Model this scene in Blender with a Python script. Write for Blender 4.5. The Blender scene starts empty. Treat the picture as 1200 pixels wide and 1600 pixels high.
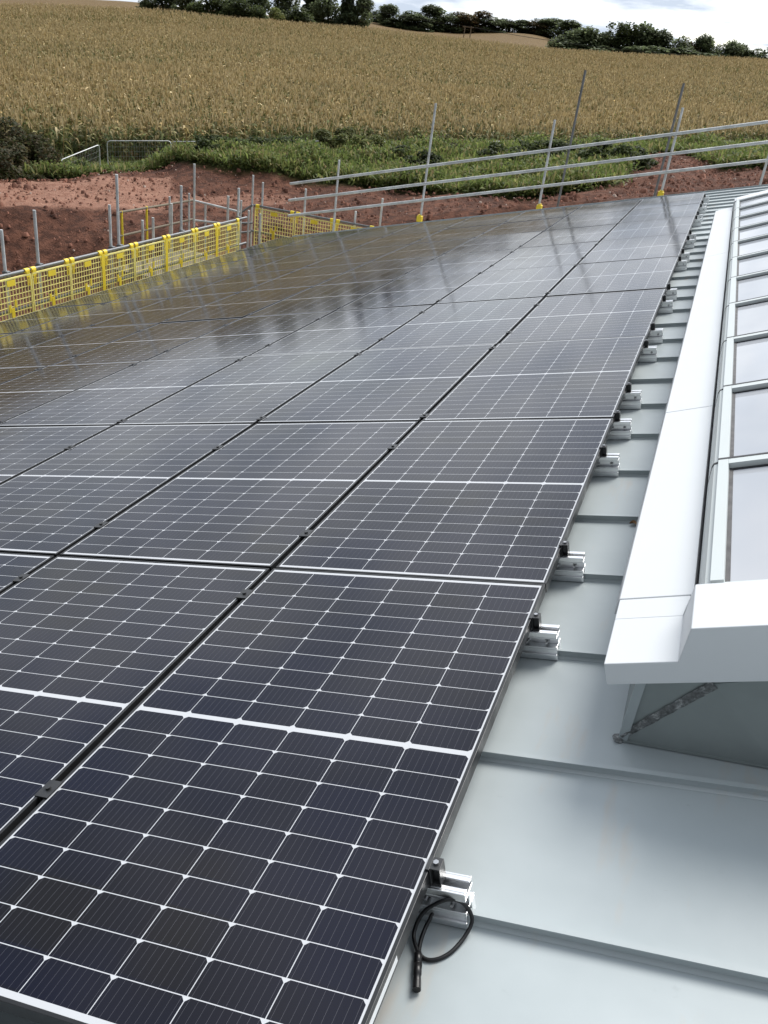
import bpy, bmesh, math, random
import numpy as np
from mathutils import Vector, Matrix, noise as mnoise
R = math.radians
random.seed(7); RNG = np.random.default_rng(11)
scene = bpy.context.scene
COL = scene.collection

# ------------------------------------------------------------------ camera, sky, sun, exposure
cam_d = bpy.data.cameras.new('camera'); cam = bpy.data.objects.new('camera', cam_d); COL.objects.link(cam)
F_PX = 1326.87
cam_d.sensor_fit = 'VERTICAL'; cam_d.sensor_height = 24.0; cam_d.lens = F_PX / 1600 * 24.0
cam_d.clip_start = 0.05; cam_d.clip_end = 6000
CW = np.array([0.189, -0.722, 1.4978])
CR = np.array([0.92783, 0.35573, 0.11216]); CU = np.array([-0.26256, 0.40932, 0.87380]); CB = np.array([0.26493, -0.84019, 0.47318])
mw = Matrix(((CR[0], CU[0], CB[0], CW[0]), (CR[1], CU[1], CB[1], CW[1]), (CR[2], CU[2], CB[2], CW[2]), (0, 0, 0, 1)))
cam.matrix_world = mw
scene.camera = cam

SUN_EL, SUN_AZ = R(48), R(14)          # azimuth clockwise from the +Y axis
w = bpy.data.worlds.new('World'); scene.world = w; w.use_nodes = True
nt = w.node_tree; nt.nodes.clear()
def wn(t, **k):
    n = nt.nodes.new(t)
    for a, b in k.items(): setattr(n, a, b)
    return n
out = wn('ShaderNodeOutputWorld'); bg = wn('ShaderNodeBackground'); bg.inputs['Strength'].default_value = 0.1
sky = wn('ShaderNodeTexSky', sky_type='NISHITA', sun_disc=False, sun_elevation=SUN_EL, sun_rotation=SUN_AZ, air_density=1.0, dust_density=1.5)
tc = wn('ShaderNodeTexCoord'); sep = wn('ShaderNodeSeparateXYZ'); nt.links.new(tc.outputs['Generated'], sep.inputs[0])
def wmath(op, a, b=None, c=None):
    n = wn('ShaderNodeMath', operation=op)
    for i, x in enumerate((a, b, c)):
        if x is None: continue
        if isinstance(x, (int, float)): n.inputs[i].default_value = x
        else: nt.links.new(x, n.inputs[i])
    return n.outputs[0]
zz = wmath('ADD', wmath('MAXIMUM', sep.outputs[2], 0.0), 0.16)
cmb = wn('ShaderNodeCombineXYZ')
nt.links.new(wmath('DIVIDE', sep.outputs[0], zz), cmb.inputs[0]); nt.links.new(wmath('DIVIDE', sep.outputs[1], zz), cmb.inputs[1]); cmb.inputs[2].default_value = 5.0
n1 = wn('ShaderNodeTexNoise'); n1.inputs['Scale'].default_value = 1.1; n1.inputs['Detail'].default_value = 9; n1.inputs['Roughness'].default_value = 0.56
n2 = wn('ShaderNodeTexNoise'); n2.inputs['Scale'].default_value = 2.3; n2.inputs['Detail'].default_value = 8; n2.inputs['Roughness'].default_value = 0.55
nt.links.new(cmb.outputs[0], n1.inputs['Vector']); nt.links.new(cmb.outputs[0], n2.inputs['Vector'])
r1 = wn('ShaderNodeValToRGB'); r1.color_ramp.elements[0].position = 0.30; r1.color_ramp.elements[1].position = 0.44
r1.color_ramp.elements[0].color = (0, 0, 0, 1); r1.color_ramp.elements[1].color = (1, 1, 1, 1)
nt.links.new(n1.outputs['Fac'], r1.inputs[0])
r2 = wn('ShaderNodeValToRGB'); r2.color_ramp.elements[0].position = 0.44; r2.color_ramp.elements[1].position = 0.62
r2.color_ramp.elements[0].color = (5.2, 5.45, 5.8, 1); r2.color_ramp.elements[1].color = (2.9, 3.3, 3.9, 1)
nt.links.new(n2.outputs['Fac'], r2.inputs[0])
# cloud light: an overcast sky is brighter overhead and brighter round the veiled sun
dsun = wmath('ADD', wmath('MULTIPLY', sep.outputs[0], math.sin(SUN_AZ)), wmath('MULTIPLY', sep.outputs[1], math.cos(SUN_AZ)))
mr = wn('ShaderNodeMapRange', interpolation_type='SMOOTHSTEP'); nt.links.new(dsun, mr.inputs[0])
for i_, v_ in ((1, -0.55), (2, 0.9), (3, 0.24), (4, 1.0)): mr.inputs[i_].default_value = v_
lum = wmath('MULTIPLY', mr.outputs[0], wmath('ADD', 1.0, wmath('MULTIPLY', wmath('MAXIMUM', sep.outputs[2], 0.0), 0.75)))
cl = wn('ShaderNodeVectorMath', operation='SCALE'); nt.links.new(r2.outputs[0], cl.inputs[0]); nt.links.new(lum, cl.inputs[3])
mixc = wn('ShaderNodeMix', data_type='RGBA')
nt.links.new(r1.outputs[0], mixc.inputs[0]); nt.links.new(sky.outputs[0], mixc.inputs[6]); nt.links.new(cl.outputs[0], mixc.inputs[7])
nt.links.new(mixc.outputs[2], bg.inputs[0]); nt.links.new(bg.outputs[0], out.inputs[0])

sd = bpy.data.lights.new('sun', 'SUN'); sd.energy = 1.75; sd.angle = R(30); sd.color = (1.0, 0.965, 0.91)
so = bpy.data.objects.new('sun', sd); COL.objects.link(so)
sdir = Vector((math.cos(SUN_EL) * math.sin(SUN_AZ), math.cos(SUN_EL) * math.cos(SUN_AZ), math.sin(SUN_EL)))
so.rotation_euler = sdir.to_track_quat('Z', 'Y').to_euler(); so.location = sdir * 60 + Vector((0, 20, 0))
scene.view_settings.view_transform = 'Standard'; scene.view_settings.look = 'None'; scene.view_settings.gamma = 1
scene.view_settings.exposure = 1.14

# ------------------------------------------------------------------ helpers
def tag(o, label=None, cat=None, group=None, kind=None):
    if label: o['label'] = label
    if cat: o['category'] = cat
    if group: o['group'] = group
    if kind: o['kind'] = kind
    return o
def empty(name, label, cat, loc=(0, 0, 0), group=None, rot=None):
    o = bpy.data.objects.new(name, None); COL.objects.link(o); o.location = loc; o.empty_display_size = 0.1
    if rot: o.rotation_euler = rot
    return tag(o, label, cat, group)
def link(name, me, parent=None):
    o = bpy.data.objects.new(name, me); COL.objects.link(o)
    if parent: o.parent = parent
    return o
class MB:
    """collects boxes, tubes and prisms for one mesh"""
    def __init__(s): s.v = []; s.f = []; s.sm = []
    def add(s, vs, fs, smooth=False):
        o = len(s.v); s.v += [tuple(x) for x in vs]; s.f += [tuple(i + o for i in f) for f in fs]; s.sm += [smooth] * len(fs); return s
    def box(s, a, b, fr=None):
        x0, y0, z0 = a; x1, y1, z1 = b
        vs = [(x0, y0, z0), (x1, y0, z0), (x1, y1, z0), (x0, y1, z0), (x0, y0, z1), (x1, y0, z1), (x1, y1, z1), (x0, y1, z1)]
        if fr: vs = [fr(v) for v in vs]
        return s.add(vs, [(0, 3, 2, 1), (4, 5, 6, 7), (0, 1, 5, 4), (1, 2, 6, 5), (2, 3, 7, 6), (3, 0, 4, 7)])
    def tube(s, p, q, r, n=10, r2=None, cap=True):
        p, q = Vector(p), Vector(q); d = (q - p).normalized(); r2 = r if r2 is None else r2
        a = d.orthogonal().normalized(); b = d.cross(a)
        vs = []
        for c, rr in ((p, r), (q, r2)):
            for i in range(n):
                t = 2 * math.pi * i / n; vs.append(c + a * (rr * math.cos(t)) + b * (rr * math.sin(t)))
        s.add(vs, [(i, (i + 1) % n, n + (i + 1) % n, n + i) for i in range(n)], True)
        if cap: s.add(vs, [tuple(range(n - 1, -1, -1)), tuple(range(n, 2 * n))])
        return s
    def path(s, pts, r, n=8):
        pts = [Vector(p) for p in pts]; vs = []; up = None
        for k, p in enumerate(pts):
            d = (pts[min(k + 1, len(pts) - 1)] - pts[max(k - 1, 0)]).normalized()
            a = d.orthogonal().normalized() if up is None else (up - d * up.dot(d)).normalized()
            up = a; b = d.cross(a)
            rr = r[k] if isinstance(r, (list, tuple)) else r
            for i in range(n):
                t = 2 * math.pi * i / n; vs.append(p + a * (rr * math.cos(t)) + b * (rr * math.sin(t)))
        fs = []
        for k in range(len(pts) - 1):
            for i in range(n): fs.append((k * n + i, k * n + (i + 1) % n, (k + 1) * n + (i + 1) % n, (k + 1) * n + i))
        s.add(vs, fs, True)
        s.add(vs, [tuple(range(n - 1, -1, -1)), tuple(range((len(pts) - 1) * n, len(pts) * n))]); return s
    def prism(s, poly, y0, y1, fr):
        """poly: (a, b) pairs, extruded from y0 to y1; fr(a, y, b) -> world"""
        n = len(poly); vs = [fr(a, y0, b) for a, b in poly] + [fr(a, y1, b) for a, b in poly]
        return s.add(vs, [tuple(range(n)), tuple(range(2 * n - 1, n - 1, -1))] + [(i, n + i, n + (i + 1) % n, (i + 1) % n) for i in range(n)])
    def build(s, name, mat, parent=None, bevel=0, fix=True):
        me = bpy.data.meshes.new(name); me.from_pydata(s.v, [], s.f); me.polygons.foreach_set('use_smooth', s.sm)
        if mat: me.materials.append(mat)
        if fix:
            bm = bmesh.new(); bm.from_mesh(me); bmesh.ops.recalc_face_normals(bm, faces=bm.faces); bm.to_mesh(me); bm.free()
        o = link(name, me, parent)
        if bevel:
            md = o.modifiers.new('bevel', 'BEVEL'); md.width = bevel; md.segments = 2; md.limit_method = 'ANGLE'; md.angle_limit = R(40)
        return o
def npmesh(name, verts, faces4, mat, parent=None, colors=None, smooth=False):
    """verts (n,3), quads (m,4), colours per vertex"""
    me = bpy.data.meshes.new(name); n, m = len(verts), len(faces4)
    me.vertices.add(n); me.vertices.foreach_set('co', np.ascontiguousarray(verts, np.float32).ravel())
    me.loops.add(m * 4); me.loops.foreach_set('vertex_index', np.ascontiguousarray(faces4, np.int32).ravel())
    me.polygons.add(m); me.polygons.foreach_set('loop_start', np.arange(0, m * 4, 4, dtype=np.int32))
    if smooth: me.polygons.foreach_set('use_smooth', np.ones(m, bool))
    me.update(calc_edges=True)
    if colors is not None:
        at = me.color_attributes.new('tint', 'FLOAT_COLOR', 'POINT')
        c = np.ones((n, 4), np.float32); c[:, :3] = colors; at.data.foreach_set('color', c.ravel())
    me.materials.append(mat)
    return link(name, me, parent)

# ---- material node helpers
class NT:
    def __init__(s, name):
        s.m = bpy.data.materials.new(name); s.m.use_nodes = True; s.t = s.m.node_tree; s.b = s.t.nodes['Principled BSDF']
    def n(s, t, **k):
        x = s.t.nodes.new(t)
        for a, b in k.items(): setattr(x, a, b)
        return x
    def put(s, sock, v):
        if isinstance(v, bpy.types.NodeSocket): s.t.links.new(v, sock)
        elif isinstance(v, (tuple, list)): sock.default_value = tuple(v) if len(v) == 4 or sock.type == 'VECTOR' else (*v, 1)
        else: sock.default_value = v
    def math(s, op, a, b=None, c=None, clamp=False):
        x = s.n('ShaderNodeMath', operation=op, use_clamp=clamp)
        for i, y in enumerate((a, b, c)):
            if y is not None: s.put(x.inputs[i], y)
        return x.outputs[0]
    def mix(s, f, a, b):
        x = s.n('ShaderNodeMix', data_type='RGBA'); s.put(x.inputs[0], f); s.put(x.inputs[6], a); s.put(x.inputs[7], b); return x.outputs[2]
    def noise(s, scale, detail=4, rough=0.55, vec=None, kind='Object', stretch=None):
        x = s.n('ShaderNodeTexNoise'); x.inputs['Scale'].default_value = scale; x.inputs['Detail'].default_value = detail; x.inputs['Roughness'].default_value = rough
        v = vec if vec is not None else s.n('ShaderNodeTexCoord').outputs[kind]
        if stretch:
            mp = s.n('ShaderNodeMapping'); mp.inputs['Scale'].default_value = stretch; s.t.links.new(v, mp.inputs[0]); v = mp.outputs[0]
        s.t.links.new(v, x.inputs['Vector']); return x.outputs['Fac']
    def ramp(s, f, *stops):
        x = s.n('ShaderNodeValToRGB'); cr = x.color_ramp
        while len(cr.elements) < len(stops): cr.elements.new(0.5)
        for e, (p, c) in zip(cr.elements, stops): e.position = p; e.color = (*c, 1) if len(c) == 3 else c
        s.put(x.inputs[0], f); return x.outputs[0]
    def bump(s, h, strength=0.3, dist=0.01):
        x = s.n('ShaderNodeBump'); x.inputs['Strength'].default_value = strength; x.inputs['Distance'].default_value = dist
        s.put(x.inputs['Height'], h); s.t.links.new(x.outputs[0], s.b.inputs['Normal'])
    def set(s, **k):
        for a, v in k.items(): s.put(s.b.inputs[a.replace('_', ' ')], v)
        return s.m
def world_pos(k): return k.n('ShaderNodeNewGeometry').outputs['Position']
def plain(name, c, rough=0.5, metal=0.0, var=0.12, scale=6, bump=0, spec=0.5, rvar=0.15, bscale=40):
    k = NT(name); p = world_pos(k); f = k.noise(scale, 5, 0.6, vec=p)
    lo = tuple(x * (1 - var) for x in c); hi = tuple(min(1, x * (1 + var)) for x in c)
    k.set(Base_Color=k.ramp(f, (0.3, lo), (0.7, hi)), Metallic=metal, Roughness=k.ramp(f, (0.25, (max(0.02, rough - rvar),) * 3), (0.75, (min(1, rough + rvar),) * 3)))
    k.b.inputs['Specular IOR Level'].default_value = spec
    if bump: k.bump(k.noise(bscale, 4, 0.6, vec=p), bump, 0.01)
    return k.m
def tinted(name, rough=0.7, trans=0.0, spec=0.25):
    k = NT(name); a = k.n('ShaderNodeAttribute', attribute_name='tint'); k.set(Base_Color=a.outputs['Color'], Roughness=rough)
    k.b.inputs['Specular IOR Level'].default_value = spec
    if trans:
        t = k.n('ShaderNodeBsdfTranslucent'); k.t.links.new(a.outputs['Color'], t.inputs['Color'])
        mx = k.n('ShaderNodeMixShader'); mx.inputs[0].default_value = trans
        k.t.links.new(k.b.outputs[0], mx.inputs[1]); k.t.links.new(t.outputs[0], mx.inputs[2])
        k.t.links.new(mx.outputs[0], k.t.nodes['Material Output'].inputs['Surface'])
    return k.m

ORD = ['first', 'second', 'third', 'fourth', 'fifth', 'sixth', 'seventh', 'eighth', 'ninth', 'tenth', 'eleventh', 'twelfth', 'thirteenth', 'fourteenth', 'fifteenth', 'sixteenth', 'seventeenth', 'eighteenth', 'nineteenth', 'twentieth']
ORD += ['twenty ' + o for o in ORD[:9]]

# roof frame: u runs down the slope away from the rooflight, v along the roof, n up from the top of the panels
A = 0.26208; CA, SA = math.cos(A), math.sin(A)
def rf(u, v, n): return Vector((-u * CA - n * SA, v, -u * SA + n * CA))
def px_ray(x, y):
    d = CR * (x - 600) / F_PX - CU * (y - 800) / F_PX - CB
    return d / np.linalg.norm(d)
def az_of(x, y):
    d = px_ray(x, y); return math.atan2(d[0], d[1])
def tan_el(x, y):
    d = px_ray(x, y); return d[2] / math.hypot(d[0], d[1])

# ------------------------------------------------------------------ materials
def panel_material():
    k = NT('solar_glass'); tcn = k.n('ShaderNodeTexCoord').outputs['Object']; sp = k.n('ShaderNodeSeparateXYZ'); k.t.links.new(tcn, sp.inputs[0])
    x, y = sp.outputs[0], sp.outputs[1]
    PX, PY = 0.1685, 0.0848
    xs = k.math('ADD', k.math('DIVIDE', x, PX), 3.0); fx = k.math('FRACT', xs)
    dx = k.math('MULTIPLY', k.math('MINIMUM', fx, k.math('SUBTRACT', 1.0, fx)), PX)
    ay = k.math('DIVIDE', k.math('SUBTRACT', k.math('ABSOLUTE', y), 0.0075), PY); fy = k.math('FRACT', ay)
    dy = k.math('MULTIPLY', k.math('MINIMUM', fy, k.math('SUBTRACT', 1.0, fy)), PY)
    inner = k.math('MULTIPLY', fy, PY)
    ln = k.math('MAXIMUM', k.math('LESS_THAN', dx, 0.00105), k.math('LESS_THAN', dy, 0.00105))
    ch = k.math('LESS_THAN', k.math('ADD', dx, inner), 0.0108)
    side = k.math('GREATER_THAN', k.math('ABSOLUTE', x), 3 * PX - 0.001)
    end = k.math('MAXIMUM', k.math('LESS_THAN', ay, 0.0), k.math('GREATER_THAN', ay, 9.985))
    white = k.math('MAXIMUM', k.math('MAXIMUM', ln, ch), k.math('MAXIMUM', side, end))
    fb = k.math('FRACT', k.math('MULTIPLY', fx, 9.0))
    bus = k.math('LESS_THAN', k.math('ABSOLUTE', k.math('SUBTRACT', fb, 0.5)), 0.020)
    # cell tone: differs a little from cell to cell and panel to panel
    oi = k.n('ShaderNodeObjectInfo').outputs['Random']
    cv = k.n('ShaderNodeCombineXYZ'); k.put(cv.inputs[0], k.math('FLOOR', xs)); k.put(cv.inputs[1], k.math('FLOOR', k.math('DIVIDE', y, PY))); k.put(cv.inputs[2], k.math('MULTIPLY', oi, 90.0))
    wn_ = k.n('ShaderNodeTexWhiteNoise'); k.t.links.new(cv.outputs[0], wn_.inputs['Vector'])
    big = k.noise(1.6, 2, 0.5, vec=world_pos(k))
    tone = k.math('ADD', k.math('MULTIPLY', wn_.outputs['Value'], 0.14), k.math('MULTIPLY', big, 0.95))
    cell = k.ramp(tone, (0.42, (0.0018, 0.0024, 0.0130)), (0.60, (0.0026, 0.0026, 0.0090)), (0.74, (0.0046, 0.0034, 0.0042)))
    c = k.mix(k.math('MULTIPLY', bus, 0.8), cell, (0.085, 0.085, 0.10)); c = k.mix(white, c, (0.56, 0.575, 0.60))
    dust = k.noise(3.5, 6, 0.65, vec=world_pos(k))
    rg = k.ramp(dust, (0.35, (0.085,) * 3), (0.7, (0.135,) * 3))
    m = k.set(Base_Color=c, Roughness=rg, IOR=1.37)
    return m
M = {}
M['panel'] = panel_material()
M['frame'] = plain('anodised_frame', (0.032, 0.033, 0.035), 0.38, 0.5, 0.1, 9)
M['clamp'] = plain('dark_clamp', (0.055, 0.056, 0.058), 0.4, 0.5, 0.15, 30)
M['black'] = plain('black_plastic', (0.006, 0.006, 0.007), 0.42, 0, 0.1, 30)
M['gasket'] = plain('grey_gasket', (0.10, 0.10, 0.105), 0.7, 0, 0.3, 25)
M['gasket_and_shade'] = plain('dark_gasket_and_shade', (0.02, 0.02, 0.024), 0.6, 0, 0.2, 25)  # joint gaskets, also the painted shadow in the pane recess
M['alu'] = plain('mill_aluminium', (0.86, 0.87, 0.88), 0.34, 1.0, 0.015, 12, rvar=0.04)
M['bolt'] = plain('steel_bolt', (0.45, 0.45, 0.46), 0.3, 1.0, 0.1, 40)
M['galv'] = plain('galvanised_tube', (0.62, 0.63, 0.62), 0.5, 0.25, 0.25, 5)
M['galv_dark'] = plain('weathered_tube', (0.20, 0.205, 0.21), 0.55, 0.5, 0.3, 5)
M['yellow'] = plain('yellow_plastic', (0.90, 0.68, 0.04), 0.5, 0, 0.1, 3)
M['yellow_pale'] = plain('pale_yellow_mesh', (0.93, 0.80, 0.26), 0.55, 0, 0.12, 2)
M['purple'] = plain('purple_board', (0.12, 0.085, 0.16), 0.6, 0, 0.1, 3)
M['wood'] = plain('weathered_wood', (0.20, 0.15, 0.10), 0.8, 0, 0.3, 8)
M['board'] = plain('scaffold_board', (0.20, 0.165, 0.12), 0.85, 0, 0.25, 4)
M['wall'] = plain('rendered_wall', (0.42, 0.41, 0.38), 0.85, 0, 0.1, 2)
M['rust'] = plain('rusty_coupler', (0.22, 0.12, 0.07), 0.7, 0.3, 0.4, 40)
M['sticker'] = plain('white_sticker', (0.75, 0.76, 0.77), 0.45, 0, 0.04, 20)

def roof_material():
    k = NT('roof_sheet'); p = world_pos(k)
    a = k.noise(2.2, 6, 0.6, vec=p); b = k.noise(1.1, 4, 0.6, vec=p, stretch=(9, 2, 9)); d = k.noise(7.0, 5, 0.7, vec=p)
    base = k.ramp(a, (0.3, (0.405, 0.452, 0.462)), (0.7, (0.455, 0.503, 0.515)))
    base = k.mix(k.ramp(b, (0.60, (0, 0, 0)), (0.74, (0.6, 0.6, 0.6))), base, (0.47, 0.43, 0.375))      # mud smears
    base = k.mix(k.ramp(d, (0.66, (0, 0, 0)), (0.78, (0.5, 0.5, 0.5))), base, (0.30, 0.325, 0.335))          # scuffs
    sc = k.noise(26.0, 3, 0.6, vec=p, stretch=(1.0, 6.0, 1.0))
    base = k.mix(k.ramp(sc, (0.74, (0, 0, 0)), (0.78, (0.35, 0.35, 0.35))), base, (0.22, 0.23, 0.23))
    k.set(Base_Color=base, Roughness=k.ramp(a, (0.3, (0.34,) * 3), (0.7, (0.46,) * 3)), Metallic=0.0)
    k.bump(k.noise(2.0, 3, 0.5, vec=p, stretch=(1, 1.6, 1)), 0.22, 0.03)
    return k.m
M['roof'] = roof_material()
def white_material(name, c, streak=True):
    k = NT(name); p = world_pos(k); a = k.noise(1.5, 5, 0.6, vec=p)
    base = k.ramp(a, (0.3, tuple(x * 0.965 for x in c)), (0.7, c))
    st = k.noise(5.0, 5, 0.7, vec=p, stretch=(0.35, 5, 0.35))
    base = k.mix(k.ramp(st, (0.68, (0, 0, 0)), (0.80, (0.45, 0.45, 0.45))), base, (0.62, 0.55, 0.53))
    sp = k.noise(60.0, 2, 0.5, vec=p)
    base = k.mix(k.ramp(sp, (0.76, (0, 0, 0)), (0.80, (0.5, 0.5, 0.5))), base, (0.35, 0.33, 0.32))
    k.set(Base_Color=base, Roughness=0.4); return k.m
M['white'] = white_material('white_coated_metal', (0.70, 0.725, 0.745))
M['membrane_shaded'] = plain('roof_membrane_shaded', (0.27, 0.305, 0.302), 0.5, 0, 0.12, 3)  # membrane grey, darkened to include the shade below the overhanging cap
M['frame_grey'] = white_material('pale_grey_frame', (0.60, 0.645, 0.64))
def weld_material():
    k = NT('weld_seam'); p = world_pos(k); a = k.noise(70, 5, 0.7, vec=p)
    k.set(Base_Color=k.ramp(a, (0.35, (0.13, 0.135, 0.135)), (0.55, (0.26, 0.27, 0.27)), (0.68, (0.60, 0.61, 0.61))), Metallic=0.4, Roughness=0.45)
    k.bump(a, 0.9, 0.01); return k.m
M['weld'] = weld_material()
def pane_material():
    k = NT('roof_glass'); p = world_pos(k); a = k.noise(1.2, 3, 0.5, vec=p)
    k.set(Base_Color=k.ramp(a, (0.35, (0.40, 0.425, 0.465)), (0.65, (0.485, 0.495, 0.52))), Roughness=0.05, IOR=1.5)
    return k.m
M['pane'] = pane_material()

# ------------------------------------------------------------------ building: roof sheet with standing seams, walls
V0, V1, U_E, U_R = -5.0, 17.65, 8.95, -4.2       # gable ends, eave, ridge
bld = empty('farm_building', 'long metal roofed building with standing seams carrying the solar panels', 'building', (0, 6, -6.4))
def child(o, par):
    o.parent = par; o.matrix_parent_inverse = Matrix.Translation(par.location).inverted(); return o
NS, SH = -0.140, 0.027                            # sheet level, seam height
mb = MB()
nu, nv = 30, 60
mb.prism([(U_E, NS), (U_R, NS), (U_R, NS - 0.06), (U_E, NS - 0.06)], V0, V1, lambda a, y, b: rf(a, y, b))
SEAM0, SEAMP = 0.525, 0.5147
for kk in range(-10, 34):
    v = SEAM0 + kk * SEAMP
    if V0 + 0.1 < v < V1 - 0.1:
        mb.prism([(v - 0.015, NS + 0.0025), (v - 0.0065, NS + 0.0065), (v - 0.0055, NS + SH - 0.004), (v - 0.010, NS + SH - 0.003), (v - 0.010, NS + SH), (v + 0.0055, NS + SH), (v + 0.0065, NS + 0.0065), (v + 0.015, NS + 0.0025), (v + 0.017, NS + 0.0005), (v - 0.017, NS + 0.0005)], U_R + 0.02, U_E - 0.02, lambda a, y, b: rf(y, a, b))
roof = child(mb.build('roof', M['roof']), bld)
ridge = rf(U_R, 0, NS)
mb = MB()                                          # the other slope and the ridge cap
mb.prism([(0, 0), (12.5, -12.5 * SA / CA), (12.5, -12.5 * SA / CA - 0.06), (0, -0.06)], V0, V1, lambda a, y, b: Vector((ridge.x + 0.004 + a, y, ridge.z + b)))
child(mb.build('roof', M['roof']), bld)
mb = MB(); mb.prism([(-0.16, -0.035), (0, 0.014), (0.16, -0.035), (0.16, -0.028), (0, 0.024), (-0.16, -0.028)], V0, V1, lambda a, y, b: Vector((ridge.x + a, y, ridge.z + b)))
child(mb.build('ridge_cap', M['roof']), bld)
eave = rf(U_E, 0, NS - 0.07)
for v in (V0 + 0.25, V1 - 0.45):
    mb = MB(); rx, rz = ridge.x, ridge.z - 0.08; fx_ = ridge.x + 12.2
    mb.prism([(eave.x + 0.3, -6.5), (eave.x + 0.3, eave.z + 0.08), (rx, rz), (fx_, rz - 12.2 * SA / CA), (fx_, -6.5)], v, v + 0.2, lambda a, y, b: Vector((a, y, b)))
    child(mb.build('gable_wall', M['wall']), bld)
mb = MB(); mb.box((eave.x + 0.32, V0 + 0.46, -6.5), (eave.x + 0.5, V1 - 0.46, eave.z + 0.06)); child(mb.build('side_wall', M['wall']), bld)
mb = MB(); mb.box((fx_ - 0.2, V0 + 0.46, -6.5), (fx_ - 0.02, V1 - 0.46, rz - 12.2 * SA / CA - 0.03)); child(mb.build('side_wall', M['wall']), bld)
mb = MB(); mb.path([(eave.x - 0.06, V0, eave.z - 0.03), (eave.x - 0.06, V1, eave.z - 0.03)], 0.06, 12); child(mb.build('gutter', M['galv_dark']), bld)
# barge flashing along the far gable edge
mb = MB(); mb.prism([(V1 + 0.002, NS - 0.12), (V1 + 0.002, NS + 0.012), (V1 - 0.07, NS + 0.012), (V1 - 0.07, NS + 0.004), (V1 + 0.016, NS + 0.004), (V1 + 0.016, NS - 0.12)][0:0] or [(V1 + 0.002, NS - 0.14), (V1 + 0.012, NS - 0.14), (V1 + 0.012, NS + 0.01), (V1 + 0.002, NS + 0.01)], U_R, U_E, lambda a, y, b: rf(y, a, b))
child(mb.build('barge_flashing', M['roof']), bld)

# ------------------------------------------------------------------ solar panels
PW, PH, PT = 1.038, 1.757, 0.035
PU, PV, NC, NR = 1.058, 1.768, 8, 9
SEAT = {0: (0, 2), 1: (3, 5), 2: (6, 9), 3: (10, 12), 4: (13, 16), 5: (17, 19), 6: (20, 23), 7: (24, 26), 8: (27, 29)}
fb = MB(); w2, h2 = PW / 2, PH / 2; tw = 0.0095
for sx in (-1, 1): fb.box((min(sx * w2, sx * (w2 - tw)), -h2, -PT), (max(sx * w2, sx * (w2 - tw)), h2, 0))
for sy in (-1, 1): fb.box((-w2 + tw, min(sy * h2, sy * (h2 - tw)), -PT), (w2 - tw, max(sy * h2, sy * (h2 - tw)), 0.0))
frame_o = fb.build('frame', M['frame'], bevel=0.0012)
gb = MB(); gb.box((-w2 + tw - 0.001, -h2 + tw - 0.001, -0.0075), (w2 - tw + 0.001, h2 - tw + 0.001, -0.0016)); glass_o = gb.build('glass', M['panel'])
cb = MB(); cb.box((-0.020, -0.03, -0.030), (0.020, 0.03, 0.0)); cb.v.clear(); cb.f.clear(); cb.sm.clear()
cb.box((-0.021, -0.030, 0.0006), (0.021, 0.030, 0.0042)); cb.box((-0.0088, -0.030, -0.034), (-0.0058, 0.030, 0.0004)); cb.box((0.0058, -0.030, -0.034), (0.0088, 0.030, 0.0004)); cb.tube((0, 0, 0.0044), (0, 0, 0.010), 0.0075, 10)
clamp_o = cb.build('clamp', M['clamp'])
def make_panel(c, r, first):
    jit = random.Random(c * 31 + r)
    loc = rf((c + 0.5) * PU - 0.010, (r + 0.5) * PV, jit.uniform(-0.0022, 0.0012) * (1 if r else 0))
    if r == 3: loc += Vector((-SA, 0, CA)) * -0.004
    if c == 0: where = 'in the column along the rooflight'
    else: where = ORD[c] + ' column from the rooflight'
    row = 'nearest row' if r == 0 else ('farthest row' if r == NR - 1 else ORD[r] + ' row from the camera')
    e = empty('solar_panel', f'black framed solar panel, {row}, {where}', 'solar panel', loc, 'solar panels laid on the roof in rows')
    e.rotation_euler = (R(jit.uniform(-0.13, 0.13)), -A + R(jit.uniform(-0.15, 0.15)), 0)
    for src in (frame_o, glass_o):
        if first: src.parent = e
        else:
            o = src.copy(); COL.objects.link(o); o.parent = e
    return e
first = True; nclamp = 0
for r in range(NR):
    for c in range(NC):
        e = make_panel(c, r, first)
        if c < NC - 1:                           # mid clamps stand in the gap on the panel's down-slope side
            for kk in SEAT[r]:
                o = clamp_o if nclamp == 0 else clamp_o.copy()
                if nclamp: COL.objects.link(o)
                o.parent = e; o.location = (-PU / 2, SEAM0 + kk * SEAMP - (r + 0.5) * PV, 0); nclamp += 1
        first = False
        if c == 0 and r == 0:
            s = MB(); s.box((w2 + 0.0003, -h2 + 0.14, -0.026), (w2 + 0.0009, -h2 + 0.30, -0.012)); s.build('sticker', M['sticker'], e)

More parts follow.
